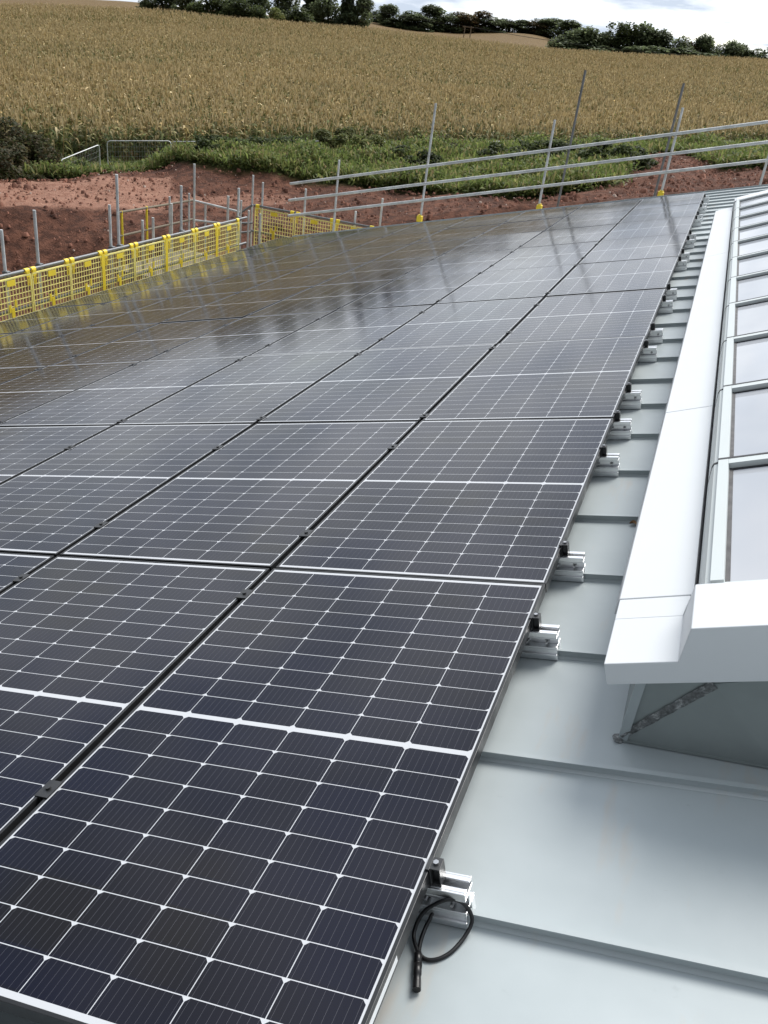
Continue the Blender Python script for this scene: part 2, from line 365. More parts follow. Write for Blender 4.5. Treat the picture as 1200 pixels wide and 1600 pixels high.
# ------------------------------------------------------------------ rail brackets along the edge of the array
def make_bracket():
    e = empty('rail_bracket', 'x', 'bracket', group='aluminium rail brackets along the panel edge')
    # local: x up the slope, y along the roof, z off the roof; origin on top of the seam at the panel edge
    b = MB(); X0, X1 = -0.09, 0.078
    for a0, a1 in (((X0, -0.030, -0.030), (X1, -0.0085, 0.010)), ((X0, 0.0085, -0.030), (X1, 0.030, 0.010))): b.box(a0, a1)
    b.box((X0, -0.0300, 0.0102), (X1, 0.030, 0.0165)); b.box((X0, -0.006, 0.0167), (X1, 0.006, 0.044))
    b.box((X0, -0.027, 0.0442), (X1, 0.027, 0.0485)); b.box((X0, -0.027, 0.0487), (X1, -0.0215, 0.066)); b.box((X0, 0.0215, 0.0487), (X1, 0.027, 0.066))
    b.box((X0, -0.0213, 0.0615), (X1, -0.010, 0.066)); b.box((X0, 0.010, 0.0615), (X1, 0.0213, 0.066)); b.box((X0, -0.036, -0.012), (X1, -0.0302, -0.006))
    b.build('rail', M['alu'], e, bevel=0.0012)
    c = MB(); c.box((0.002, -0.017, 0.1092), (0.024, 0.017, 0.1120)); c.box((0.0210, -0.017, 0.0665), (0.024, 0.017, 0.109)); c.box((0.0008, -0.020, 0.0665), (0.0040, 0.020, 0.1085)); c.box((-0.008, -0.020, 0.1086), (0.0018, 0.020, 0.1122))
    c.box((0.0042, -0.016, 0.0668), (0.0206, 0.016, 0.0700)); c.box((0.0042, -0.004, 0.0702), (0.0206, 0.016, 0.1088))
    cl = c.build('end_clamp', M['clamp'], e, bevel=0.0006)
    d = MB(); d.tube((0.012, 0, 0.1122), (0.012, 0, 0.1175), 0.0065, 6); d.build('bolt', M['bolt'], cl)
    for x in (-0.014, 0.046):
        d = MB(); d.tube((x, -0.006, 0.030), (x, -0.016, 0.030), 0.0075, 6); d.tube((x, -0.016, 0.030), (x, -0.030, 0.030), 0.0042, 8); d.build('bolt', M['bolt'], e)
    return e
def copy_tree(o, parent=None):
    c = o.copy(); COL.objects.link(c)
    if parent: c.parent = parent
    for ch in o.children: copy_tree(ch, c)
    return c
ks = [k_ for r in range(NR) for k_ in SEAT[r]] + [7]
ks = sorted(set(ks)); br0 = make_bracket()
brs = [br0] + [copy_tree(br0) for _ in ks[1:]]
for i, (kk, b) in enumerate(zip(ks, brs)):
    b.location = rf(0.0, SEAM0 + kk * SEAMP, -0.108); b.rotation_euler = (0, -A, 0)
    b['label'] = ('silver rail bracket beside the coiled black cable at the panel edge' if i == 0 else
                  ('silver rail bracket at the panel edge, farthest from the camera' if i == len(ks) - 1 else f'silver rail bracket at the panel edge, {ORD[i]} from the camera'))

# ------------------------------------------------------------------ loose cable
def smooth_path(pts, n=8):
    P = [Vector(p) for p in pts]; P = [P[0]] + P + [P[-1]]; o = []
    for i in range(1, len(P) - 2):
        for j in range(n):
            t = j / n; a, b, c, d = P[i - 1:i + 3]
            o.append(0.5 * ((2 * b) + (c - a) * t + (2 * a - 5 * b + 4 * c - d) * t * t + (3 * b - a - 3 * c + d) * t ** 3))
    return o + [P[-2]]
e = empty('connector_cable', 'thin black cable looped on the roof sheet with a plug at its end', 'cable', rf(-0.02, 0.42, NS))
cp = [(0.12, .535, -.07), (.05, .526, -.085), (0.0, .512, -.100), (0.002, 0.492, -.115), (.010, .468, -.128), (.011, .438, -.1345), (.004, .412, -.1345), (-.015, .403, -.1360), (-.038, .411, -.1360), (-.059, .434, -.1355), (-.076, .470, -.131), (-.086, .499, -.117), (-.080, .508, -.094), (-.064, .506, -.071), (-.041, .495, -.059), (-.014, .486, -.070), (.011, .477, -.090), (.026, .462, -.115), (.026, .440, -.128), (.004, .406, -.1275)]
cb = MB(); cb.path([rf(*p) for p in smooth_path(cp, 8)], 0.0044, 8); child(cb.build('lead', M['black']), e)
a, b = rf(.006, .411, -.129), rf(-.019, .328, -.129); d = b - a
cb = MB(); cb.path([a, a + d * .05, a + d * .06, a + d * .30, a + d * .31, a + d * .34, a + d * .35, a + d * .62, a + d * .63, a + d * .80, a + d], [.006, .0075, .0085, .0088, .0072, .0072, .0092, .0085, .0072, .0085, .0088], 12)
child(cb.build('plug', M['black']), e)

e = empty('dry_leaf', 'curled brown dry leaf lying on the roof by a seam beside the rooflight', 'leaf', rf(-.185, 2.545, NS + .004))
mb = MB(); p0 = rf(-.185, 2.545, NS + .003); ax, ay, az_ = rf(-1, 0, 0), Vector((0, 1, 0)), rf(0, 0, 1)
for i in range(6):
    t0, t1 = i / 6, (i + 1) / 6; q = lambda t, sgn: p0 + ax * (.045 * t) + ay * (sgn * .014 * math.sin(math.pi * min(max(t, .06), .95)) + .006 * math.sin(5 * t)) + az_ * (.004 + .010 * abs(sgn) * (1 + math.sin(6 * t)) * .5)
    mb.add([q(t0, -1), q(t1, -1), q(t1, 0), q(t0, 0)], [(0, 1, 2, 3)]); mb.add([q(t0, 0), q(t1, 0), q(t1, 1), q(t0, 1)], [(0, 1, 2, 3)])
child(mb.build('blade', plain('dry_leaf', (.22, .12, .05), .8, 0, .3, 60)), e)
# ------------------------------------------------------------------ rooflight
B = R(23.5); LX, LZ = 0.236, 0.224
def st(s, y, t): return Vector((LX + s * math.cos(B) - t * math.sin(B), y, LZ + s * math.sin(B) + t * math.cos(B)))
SW = 1.42                                           # width up the slope
rl = empty('rooflight', 'long glazed rooflight with white metal trim standing on the roof', 'rooflight', (0.9, 1.1, 0.0))
def rlb(m, name, mat, bevel=0.0, par=None): return child(m.build(name, mat, bevel=bevel), rl)
VF0, VF1 = 1.10, 11.30
def under(x): return x * math.tan(A) + (NS / CA) - 0.01       # height of the roof sheet at x
mb = MB()                                           # upstand
xl, xr = 0.332, st(SW - 0.10, 0, 0).x
mb.prism([(xl, under(xl)), (xl, st(0.10, 0, -0.05).z), (xr, st(SW - .10, 0, -0.05).z), (xr, under(xr))], 1.185, VF1 - 0.09, lambda a, y, b: Vector((a, y, b)))
rlb(mb, 'upstand', M['membrane_shaded'])
mb = MB(); mb.prism([(xl - 0.004, under(xl) + 0.008), (xl - 0.004, 0.22), (xl + 0.020, 0.23), (xl + 0.020, under(xl) + 0.010)], 1.178, 1.1835, lambda a, y, b: Vector((a, y, b))); rlb(mb, 'corner_fold', M['roof'])
mb = MB()                                           # near face dressed down to the roof in two facets that meet at the weld
pa, pb = Vector((xl, 1.183, under(xl) + 0.0125)), Vector((0.505, 1.183, 0.207)); pe = Vector((0.70, 1.148, under(0.70) + 0.0125)); pc = Vector((xr, 1.183, st(SW - .10, 0, -0.05).z)); pd_ = Vector((xr, 1.14, under(xr) + 0.0125))
mb.add([pa, pb, pe, pc, pd_], [(0, 2, 1), (1, 2, 4, 3)]); mb.add([pa + Vector((0, -.012, .002)), pe + Vector((0, -.012, .002)), pe, pa], [(0, 1, 2, 3)])
rlb(mb, 'skirt', M['membrane_shaded'])
wp = [Vector((0.335 + 0.172 * t, 1.1805, -0.040 + 0.248 * t)) for t in [i / 24 for i in range(25)]]
mb = MB()                                           # torched weld: a flat bead of varied width
for i, p in enumerate(wp[:-1]):
    q = wp[i + 1]; dd = (q - p).normalized(); sd_ = Vector((-dd.z, 0, dd.x)); wd = 0.010 + 0.003 * mnoise.noise(p * 60) + .004 * i / 24; we = 0.010 + 0.003 * mnoise.noise(q * 60) + .004 * (i + 1) / 24
    z0, z1 = 0.004 + 0.004 * mnoise.noise(p * 90), 0.004 + 0.004 * mnoise.noise(q * 90)
    mb.add([p - sd_ * wd, q - sd_ * we, q + Vector((0, -z1, 0)), p + Vector((0, -z0, 0)), q + sd_ * we, p + sd_ * wd], [(0, 1, 2, 3), (3, 2, 4, 5)], True)
bl = []
rlb(mb, 'weld_bead', M['weld'])
mb = MB(); bm = bmesh.new(); bmesh.ops.create_icosphere(bm, subdivisions=3, radius=0.017)
for v in bm.verts:
    v.co *= 1 + 0.35 * mnoise.noise(v.co * 70); v.co.y *= 0.9; v.co.z *= 0.45; v.co += Vector((0.331, 1.181, under(0.331) + 0.014))
me = bpy.data.meshes.new('weld_blob'); bm.to_mesh(me); bm.free(); me.materials.append(M['weld']); child(link('weld_blob', me), rl)
# white flashing: flat tray along the low side, in four lengths
for (y0, y1) in ((1.428, 3.115), (3.120, 7.55), (7.555, 11.24)):
    mb = MB(); mb.prism([(-0.004, -0.062), (-0.004 - 0.0, -0.004), (0.0, 0.0), (0.198, 0.0), (0.198, -0.05), (0.10, -0.062)], y0, y1, lambda a, y, b: st(a, y, b) if b > -0.06 else Vector((st(max(a, 0.0), y, 0).x - 0.004 * (a < 0.05), y, st(a, y, b).z + 0.004)))
    rlb(mb, 'flashing', M['white'], 0.002)
mb = MB()                                           # near end cap: low step, then the raised plate
mb.prism([(-0.004, -0.062), (0.0, 0.0), (0.178, 0.0), (0.220, 0.090), (SW - .22, 0.090), (SW - .178, 0.0), (SW, 0.0), (SW, -0.062)], VF0, 1.318, lambda a, y, b: st(a, y, b))
rlb(mb, 'end_cap', M['white'], 0.0025)
mb = MB()
mb.prism([(-0.004, -0.062), (0.0, -0.0005), (0.190, -0.0005), (0.200, -0.062)], 1.3185, 1.424, lambda a, y, b: st(a, y, b)); rlb(mb, 'flashing', M['white'], 0.002)
mb = MB(); mb.add([st(0.176, 1.3185, 0.0008), st(0.192, 1.424, 0.0008), st(0.222, 1.3185, 0.0895), st(0.236, 1.3185, 0.0895), st(0.232, 1.326, 0.06)], [(0, 1, 2), (1, 3, 2)]); rlb(mb, 'end_cap_return', M['white'])
mb = MB(); mb.prism([(0.20, 0.0), (0.232, 0.086), (0.262, 0.094), (SW - .262, 0.094), (SW - .232, 0.086), (SW - .2, 0.0)], 10.95, VF1, lambda a, y, b: st(a, y, b)); rlb(mb, 'end_cap', M['white'], 0.002)
mb = MB(); mb.prism([(SW - 0.198, 0.0), (SW, 0.0), (SW, -0.062), (SW - .198, -.062)], 1.32, 11.24, lambda a, y, b: st(a, y, b)); rlb(mb, 'flashing', M['white'], 0.002)
mb = MB(); mb.prism([(0.2, -0.03), (0.216, 0.004), (0.228, 0.03), (0.226, 0.0), (SW - 0.23, 0.0), (SW - .2, -.03)], 1.325, 10.95, lambda a, y, b: st(a, y, b)); rlb(mb, 'gasket', M['gasket'])
SP, S0 = 0.8755, 1.32
frame_prof = [(0.209, 0.004), (0.2315, 0.066), (0.240, 0.0765), (0.255, 0.0795), (0.2555, 0.0925), (0.288, 0.0925), (0.2885, 0.070), (0.2295, 0.0)]
pf = pg = None
for i in range(11):
    y0, y1 = S0 + i * SP + 0.008, S0 + (i + 1) * SP - 0.006
    if i == 0:
        fr = MB(); hL = y1 - y0
        loc = lambda a, y, b: st(a, y, b)
        fr.prism(frame_prof, 0, hL, loc); fr.prism([(SW - a, b) for a, b in frame_prof], 0, hL, loc)
        fr.prism([(0.2887, 0.070), (0.2887, 0.0922), (SW - .2887, 0.0922), (SW - .2887, 0.070)], hL - 0.042, hL, loc)
        fr.prism([(0.2887, 0.064), (0.2887, 0.0745), (SW - .2887, 0.0745), (SW - .2887, 0.064)], 0, 0.02, loc)
        f_o = fr.build('glazing_frame', M['frame_grey']); 
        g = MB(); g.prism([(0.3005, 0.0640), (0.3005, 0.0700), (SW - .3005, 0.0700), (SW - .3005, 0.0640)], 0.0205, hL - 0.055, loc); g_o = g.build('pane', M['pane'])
        k_ = MB()                                   # dark strips standing in for recess shadow round the pane, plus joint seal
        for a0, a1 in ((0.2887, 0.3003), (SW - .3003, SW - .2887)): k_.prism([(a0, 0.060), (a0, 0.0745), (a1, 0.0715), (a1, 0.060)], 0.0205, hL - 0.0422, loc)
        k_.prism([(0.3005, 0.060), (0.3005, 0.0730), (SW - .3005, 0.0730), (SW - .3005, 0.060)], hL - 0.0548, hL - 0.0422, loc)
        k_.prism([(0.207, 0.0), (0.2305, 0.0675), (0.239, 0.078), (0.254, 0.0815), (0.2542, 0.0935), (SW - .2542, 0.0935), (SW - .254, 0.0815), (SW - .2305, 0.0675), (SW - .207, 0.0)], hL + 0.0004, hL + 0.0136, loc)
        k_o = k_.build('seal_and_shade', M['gasket_and_shade'])
        g_o.parent = f_o; k_o.parent = f_o
        f = f_o
    else:
        f = f_o.copy(); COL.objects.link(f)
        for s_ in (g_o, k_o):
            o = s_.copy(); COL.objects.link(o); o.parent = f
    f.parent = rl; f.matrix_parent_inverse = Matrix.Translation(rl.location).inverted(); f.location = (0, y0, 0)

# ------------------------------------------------------------------ scaffold along the gable: uprights and sloping guard rails
def couple(p, par, r=0.045, mat='rust'):
    c = MB(); p = Vector(p); c.box(p - Vector((r, r * .8, r * .9)), p + Vector((r, r * .8, r * .9))); return child(c.build('coupler', M[mat], bevel=0.01), par)
GV = 17.97
gs = empty('gable_scaffold', 'grey scaffold poles with three sloping guard rails behind the far roof edge', 'scaffold', (-4, GV, -6))
sc_ = (GV - CW[1]) / (16.3 - CW[1])
def gx(x): return CW[0] + (x - CW[0]) * sc_
def gz(z): return CW[2] + (z - CW[2]) * sc_
ups = [(-5.22, -1.36, -5.19, 0.76, 1), (-2.875, -0.78, -2.895, 0.77, 1), (-0.745, -0.21, -0.74, 1.24, 1), (0.86, 0.05, 0.84, 1.95, 0), (3.0, .5, 3.0, 2.6, 0), (-7.08, -1.83, -7.07, -0.51, 0)]
rails = [(-8.11, -1.12, 0.264), (-8.12, -1.45, 0.264), (-8.11, -1.76, 0.2655)]
for (x0, z0, x1, z1, base) in ups:
    b = MB(); X0, X1, Z0, Z1 = gx(x0), gx(x1), gz(z0), gz(z1)
    b.tube((X0 - (X1 - X0) * 0.5, GV, -6.2), (X1, GV, Z1), 0.0245, 12); up = child(b.build('upright', M['galv']), gs)
    if base:
        b = MB(); b.tube((X0, GV, Z0 - 0.03), (X0, GV, Z0 + 0.10), 0.040, 10); b.box((X0 - 0.055, GV - 0.06, Z0 - 0.05), (X0 + 0.055, GV + 0.06, Z0 + 0.075)); s_ = b.build('base_sleeve', M['yellow'], bevel=0.008)
        s_.parent = up
    for (rx_, rz_, sl) in rails:
        if X0 > gx(rx_): couple((X0 + 0.01, GV - 0.035, gz(rz_) + (X0 - gx(rx_)) * sl), gs, 0.034)
for (rx_, rz_, sl) in rails:
    b = MB(); a = Vector((gx(rx_), GV - 0.055, gz(rz_))); b.tube(a, a + Vector((13.5, 0, 13.5 * sl)), 0.030, 12); child(b.build('guard_rail', M['galv']), gs)
def put_v(x, y, V): d = px_ray(x, y); k = (V - CW[1]) / d[1]; return Vector(CW + d * k)
def put_x(x, y, X): d = px_ray(x, y); k = (X - CW[0]) / d[0]; return Vector(CW + d * k)
for (xa, ya, xb, yb) in ((871, 323.5, 914.8, 109.8), (1022.5, 306.7, 1068.7, 130)):
    p, q = put_v(xa, ya, 18.9), put_v(xb, yb, 18.9); d = (q - p)
    b = MB(); b.tube(p - d * 2.2, q, 0.0245, 12); child(b.build('upright', M['galv_dark']), gs)

# ------------------------------------------------------------------ scaffold along the eave with yellow brick guards
SX, SZ = -9.35, -2.05
es = empty('eave_scaffold', 'grey tube scaffold along the low roof edge holding yellow mesh guards', 'scaffold', (SX, 13, -6.2))
def stube(p, q, name='ledger', mat='galv_dark', r=0.0245):
    b = MB(); b.tube(p, q, r, 12); return child(b.build(name, M[mat]), es)
stube((SX, 4.0, SZ), (SX, 16.7, SZ)); stube((SX - 0.10, 4.0, SZ - 0.05), (SX - 0.10, 15.2, SZ - 0.05)); stube((SX, 4.0, SZ - .55), (SX, 16.7, SZ - .55)); stube((SX, 4.0, SZ - 1.15), (SX, 16.7, SZ - 1.15))
stube((SX - 0.9, 4.0, SZ - 1.1), (SX - 0.9, 16.5, SZ - 1.1))
for (xa, ya, xb, yb, dx) in ((59.2, 402.5, 53.3, 328.3, .06), (173.3, 376.7, 170.8, 320, .06), (185.8, 373, 182, 272.5, .06), (5.5, 411, 1.7, 359, .06), (303, 335, 303.7, 256, .9), (270, 360, 268, 318, .9), (283, 345, 283, 290, .06), (372, 350, 373, 294, .06), (223, 365, 222.5, 344, .4), (239, 362, 239, 340, .4)):
    p, q = put_x(xa, ya, SX - dx), put_x(xb, yb, SX - dx)
    stube((q.x, q.y, -6.3), q, 'upright', 'galv')
    if dx < 0.2: couple((q.x + 0.02, q.y, SZ), es, 0.05, 'galv_dark')
for y in (5.2, 7.6, 9.9, 12.3, 14.4, 16.2):
    stube((SX - 0.95, y, SZ - 1.17), (SX + .25, y, SZ - 1.17), 'transom'); stube((SX - 0.9, y + .1, -6.3), (SX - 0.9, y + .1, SZ - .9), 'upright', 'galv')
b = MB()
for i in range(4): b.box((SX - 0.86 + i * 0.225, 4.0, SZ - 1.14), (SX - 0.86 + i * 0.225 + 0.22, 16.6, SZ - 1.10))
child(b.build('deck_boards', M['board']), es)
b = MB(); b.box((SX - .13, 12.56, SZ - 1.05), (SX - .11, 12.70, SZ - .1)); child(b.build('purple_board', M['purple']), es)
b = MB(); b.box((SX - .13, 13.62, SZ - 1.05), (SX - .11, 13.74, SZ - .06)); child(b.build('grey_board', M['galv']), es)
FX0, FX1, FV = -10.05, -6.4, 18.25
stube((FX0, FV, SZ + .0), (FX1, FV, SZ + .0)); stube((FX0, FV, SZ - .6), (FX1, FV, SZ - .6)); stube((FX0, FV, SZ - 1.15), (FX1, FV, SZ - 1.15)); stube((FX0, FV + .8, SZ - 1.15), (FX1, FV + .8, SZ - 1.15))
for (xa, ya, xb, yb, V) in ((392.5, 380, 395.7, 273.7, FV + .05), (410, 320, 411, 285, FV + .05), (477, 334, 478, 295, FV + .05), (555, 352, 556, 330, FV + .05), (596, 354, 598, 310, FV + .6), (374, 380, 373.5, 294, FV), (378, 380, 377, 313, FV - .3)):
    p, q = put_v(xa, ya, V), put_v(xb, yb, V); stube((q.x, V, -6.3), q, 'upright', 'galv')
stube(put_v(372, 335, FV - .2), put_v(395, 320, FV - .2)); stube(put_v(370, 349, FV - .3), put_v(394, 348, FV)); stube(put_v(370, 364, FV - .3), put_v(392, 362, FV))
b = MB()
for i in range(4): b.box((FX0, FV + 0.05 + i * .225, SZ - 1.12), (FX1, FV + .27 + i * .225, SZ - 1.08))
child(b.build('deck_boards', M['board']), es)

def brick_guard(p, q, label, strip=False):
    """mesh guard hung from p to q, top at their height"""
    p, q = Vector(p), Vector(q); L = (q - p).length; ang = math.atan2(q.y - p.y, q.x - p.x)
    e = empty('brick_guard', label, 'mesh guard', p, 'yellow mesh guards hung along the scaffold', (0, 0, ang))
    H = 1.08; m = MB(); r = 0.0046
    nx_ = max(6, round(L / 0.066))
    for i in range(nx_ + 1):
        x = L * i / nx_; rr = r * (2.2 if i in (0, nx_) else 1); m.box((x - rr, -rr, -H), (x + rr, rr, -0.055))
    for j in range(13):
        z = -0.055 - (H - 0.055) * j / 12; rr = r * (2.4 if j in (0, 12) else 1); m.box((0, -rr - 0.0012, z - rr), (L, rr + 0.0012, z + rr))
    m.build('mesh', M['yellow_pale'], e)
    for x in (0.05, L - 0.05):
        h = MB(); h.tube((x - 0.045, 0.03, 0.0), (x + 0.045, 0.03, 0.0), 0.036, 12); h.box((x - 0.036, -0.012, -0.09), (x + 0.036, 0.006, 0.0)); h.box((x - 0.026, -0.014, -0.22), (x - 0.010, -0.008, -0.09)); h.box((x + 0.010, -0.014, -0.22), (x + 0.026, -0.008, -0.09)); h.build('hook', M['yellow'], e)
    if strip:
        pl = MB(); pl.box((L - 0.05, -0.016, -H + .01), (L + 0.035, -0.0135, -0.02)); pl.build('strip', M['yellow'], e)
    pl = MB(); c = L / 2; pl.box((c - 0.085, -0.012, -0.165), (c + 0.085, -0.007, -0.075)); pl.build('plate', M['yellow'], e)
    pl = MB(); pl.box((c - 0.035, -0.012, -0.80), (c + 0.030, -0.007, -0.50)); pl.box((c - 0.085, -0.012, -0.56), (c - 0.045, -0.007, -0.44)); pl.box((c + 0.045, -0.012, -0.50), (c + 0.075, -0.007, -0.38)); pl.box((c - 0.02, -0.0125, -0.90), (c + 0.055, -0.0072, -0.74)); pl.build('plate', M['yellow'], e)
    return e
ys = [(7.0, 8.0), (8.03, 8.98), (9.0, 9.85), (9.89, 10.76), (10.79, 11.62), (11.65, 12.50), (12.54, 13.53), (13.57, 14.53), (14.56, 15.38), (15.41, 16.32)]
for i, (y0, y1) in enumerate(ys):
    n_from = len(ys) - 1 - i
    lab = 'yellow mesh guard at the end of the row, beside the scaffold corner' if n_from == 0 else f'yellow mesh guard along the low roof edge, {ORD[n_from]} from the scaffold corner'
    brick_guard((SX + 0.035, y0, SZ), (SX + 0.035, y1, SZ), lab, i in (4, 6, 8))
xs_ = [(-9.95, -8.93), (-8.88, -7.9), (-7.85, -6.9)]
for (x0, x1), lab in zip(xs_, ('yellow mesh guard in the far group, nearest to the scaffold corner', 'middle yellow mesh guard of the three in the far group', 'yellow mesh guard in the far group, mostly hidden by the solar panels')):
    brick_guard((x0, FV - 0.035, SZ), (x1, FV - 0.035, SZ), lab)

# loading bay beyond the eave scaffold
LX_ = -11.2
lb = empty('loading_bay', 'tubular loading bay frame with yellow posts standing behind the mesh guards', 'scaffold', (LX_, 16, -6.3))
def ltube(p, q, name='rail', mat='galv', r=0.024):
    b = MB(); b.tube(p, q, r, 10); return child(b.build(name, M[mat]), lb)
ltube((LX_, 14.65, -2.02), (LX_, 17.45, -2.05), 'rail', 'board'); ltube((LX_, 14.65, -2.5), (LX_, 17.45, -2.48), 'rail', 'board')
for y, mt in ((14.74, 'yellow'), (15.62, 'yellow'), (16.5, 'galv'), (17.3, 'galv')): ltube((LX_, y, -6.3), (LX_, y, -2.0 + (0.12 if mt == 'galv' else 0)), 'post', mt)
ltube((LX_, 17.45, -2.05), put_v(374, 331, 17.6)); ltube((LX_, 17.45, -2.5), put_v(372, 352, 17.6))
for x, zt, rr in ((-10.9, -2.08, .024), (-10.3, -1.82, .03), (-9.75, -2.05, .024), (-9.45, -2.08, .024)): ltube((x, 17.53, -6.3), (x, 17.53, zt), 'post', 'galv', rr)
b = MB(); b.box((LX_ - .2, 14.6, -3.25), (LX_ + 1.3, 17.4, -3.2)); child(b.build('deck', M['board']), lb)

# ------------------------------------------------------------------ terrain
FP = np.array([-31.2846, 40.8855]); FD = np.array([0.75796, 0.65230])
def fence_hit(az):
    dx, dy = math.sin(az), math.cos(az)      # CW + t*(dx,dy) = FP + s*FD
    a = np.array([[dx, -FD[0]], [dy, -FD[1]]]); t, s = np.linalg.solve(a, FP - CW[:2]); return t, s
def fence_ground(s): return -6.4 + 3.2 * min(max(s, -12), 60) / 42.0
def zpx(x, y, d): return CW[2] + d * tan_el(x, y)
PROF = {
 0:    [(20, None, -6.5), (28.5, None, -6.5), (30.5, 405, 0), (33.3, 312, 0), (36, 305, 0), (41, 283, 0), (45, 281, 0)],
 100:  [(20, None, -6.5), (28.5, None, -6.5), (30.5, 392, 0), (33.5, 321, 0), (36, 310, 0), (41, 283, 0), (45, 282, 0)],
 170:  [(20, None, -6.5), (28.5, None, -6.5), (30.8, 372, 0), (33.8, 321, 0), (37, 303, 0), (41, 278, 0), (44, 265, 0)],
 230:  [(20, None, -6.5), (28.5, None, -6.5), (31, 362, 0), (34.2, 322, 0), (38, 305, 0), (42, 283, 0), (45, 268, 0)],
 300:  [(20, None, -6.3), (26, None, -6.3), (31, 345, 0), (35, 313, 0), (39, 299, 0), (42, 268, 0), (46, 242, 0), (49, 239, 0)],
 450:  [(20, None, -6.2), (25, None, -6.0), (31, 350, 0), (36, 316, 0), (40, 296, 0), (42.5, 268, 0), (46, 246, 0), (50, 237, 0)],
 600:  [(20, None, -5.9), (25, None, -5.6), (31, 346, 0), (37, 305, 0), (40.5, 290, 0), (43.5, 270, 0), (47, 246, 0), (52, 236, 0)],
 800:  [(20, None, -5.6), (25, None, -5.2), (31, 325, 0), (37, 303, 0), (42, 285, 0), (46, 262, 0), (50, 243, 0), (55, 237, 0)],
 1000: [(20, None, -5.3), (25, None, -4.8), (31, 315, 0), (37, 292, 0), (42, 268, 0), (46, 254, 0), (52, 240, 0), (58, 237, 0)],
 1060: [(20, None, -5.3), (25, None, -4.8), (31, 302, 0), (37, 280, 0), (40, 262, 0), (46, 250, 0), (54, 240, 0), (60, 232, 0)],
 1120: [(20, None, -5.3), (25, None, -4.8), (31, 300, 0), (37, 288, 0), (42, 276, 0), (48, 256, 0), (56, 243, 0), (62, 234, 0)],
 1200: [(20, None, -5.3), (25, None, -4.8), (32, 292, 0), (38, 278, 0), (43, 264, 0), (50, 250, 0), (58, 240, 0), (64, 233, 0)],
}
CREST = {0: 6, 90: 6, 260: 14, 350: 25, 425: 30, 500: 36, 600: 44.5, 700: 56, 800: 68, 860: 75, 1000: 84, 1200: 92}
RIDGE = {0: 0, 90: -4, 200: 2, 260: 9, 350: 18, 500: 30, 565: 30, 600: 39, 660: 46, 720: 53, 760: 51, 800: 51, 850: 54, 880: 68, 1000: 80, 1200: 90}
CORN_H = 2.2
AZK = sorted(PROF); AZV = [az_of(x, 255) for x in AZK]
def lerp_tab(tab, x):
    k = sorted(tab); return float(np.interp(x, k, [tab[i] for i in k]))
CX = np.arange(0, 1201, 20.0); CAZ = np.array([az_of(x, 45) for x in CX])
CEL = np.array([tan_el(x, lerp_tab(CREST, x)) for x in CX]); REL = np.array([tan_el(x, lerp_tab(RIDGE, x)) for x in CX])
def crest_dist(az): return float(np.interp(az, [R(-45), R(-20), R(3)], [230, 250, 280]))
def radial(az):
    """(dist, z) control points along one azimuth from the camera"""
    out_d = np.concatenate([[0, 14], [p[0] for p in PROF[0]]])
    # blend neighbouring columns: resample each column on common parameters
    t, s = fence_hit(min(max(az, R(-62)), R(38))); t = min(t, 95)
    def col(x):
        P = PROF[x]; return [(d, (zz if y is None else zpx(x, y, d))) for d, y, zz in P]
    grid = np.arange(20, 60.1, 0.5)
    def colz(x):
        c = col(x); ds = [p[0] for p in c]; zs = [p[1] for p in c]
        tt, ss = fence_hit(az_of(x, 255)); ds.append(max(tt - 1.5, ds[-1] + 0.8)); zs.append(fence_ground(ss)); ds.append(200); zs.append(fence_ground(ss))
        return np.interp(grid, ds, zs)
    a = min(max(az, AZV[0]), AZV[-1]); i = min(max(int(np.searchsorted(AZV, a)) - 1, 0), len(AZK) - 2)
    f = (a - AZV[i]) / (AZV[i + 1] - AZV[i]); f = f * f * (3 - 2 * f)
    z = colz(AZK[i]) * (1 - f) + colz(AZK[i + 1]) * f
    keep = grid < t - 1.6
    D = [0, 14, 19]; Z = [-6.5, -6.5, float(z[0])]; Z[1] = Z[0] = min(-5.6, float(z[0]))
    D += list(grid[keep]); Z += list(z[keep])
    zf = fence_ground(s); D += [t, t + 3]; Z += [zf, zf + 0.1]
    dc = crest_dist(az); cel = float(np.interp(az, CAZ, CEL)); zc = CW[2] + dc * cel - CORN_H
    for q in (0.25, 0.5, 0.75, 1.0):
        D.append(t + 3 + (dc - t - 3) * q); Z.append(zf + (zc - zf) * (q ** 0.96))
    rel = float(np.interp(az, CAZ, REL)); D += [dc + 35, 430, 520, 900, 3000]; zr = CW[2] + 430 * rel
    Z += [min(zc - 3, zc + 35 * (cel - 0.03)), zr, zr - 4, zr - 20, zr - 60]
    return D, Z
RINGS = np.concatenate([np.arange(0, 20, 4), np.arange(20, 64, 0.38), np.geomspace(64, 430, 60), np.geomspace(450, 3000, 14)])
AZS = np.concatenate([np.arange(-110, -50, 2.0), np.arange(-50, 8, 0.33), np.arange(8, 70, 2.0)])
HZ = np.zeros((len(AZS), len(RINGS)))
for i, a in enumerate(AZS):
    D, Z = radial(R(a)); HZ[i] = np.interp(RINGS, D, Z)
k5 = np.array([1, 2, 3, 2, 1.]) / 9
for _ in range(2):
    pad = np.pad(HZ, ((2, 2), (0, 0)), 'edge'); HZ = sum(k5[j] * pad[j:j + len(AZS)] for j in range(5))
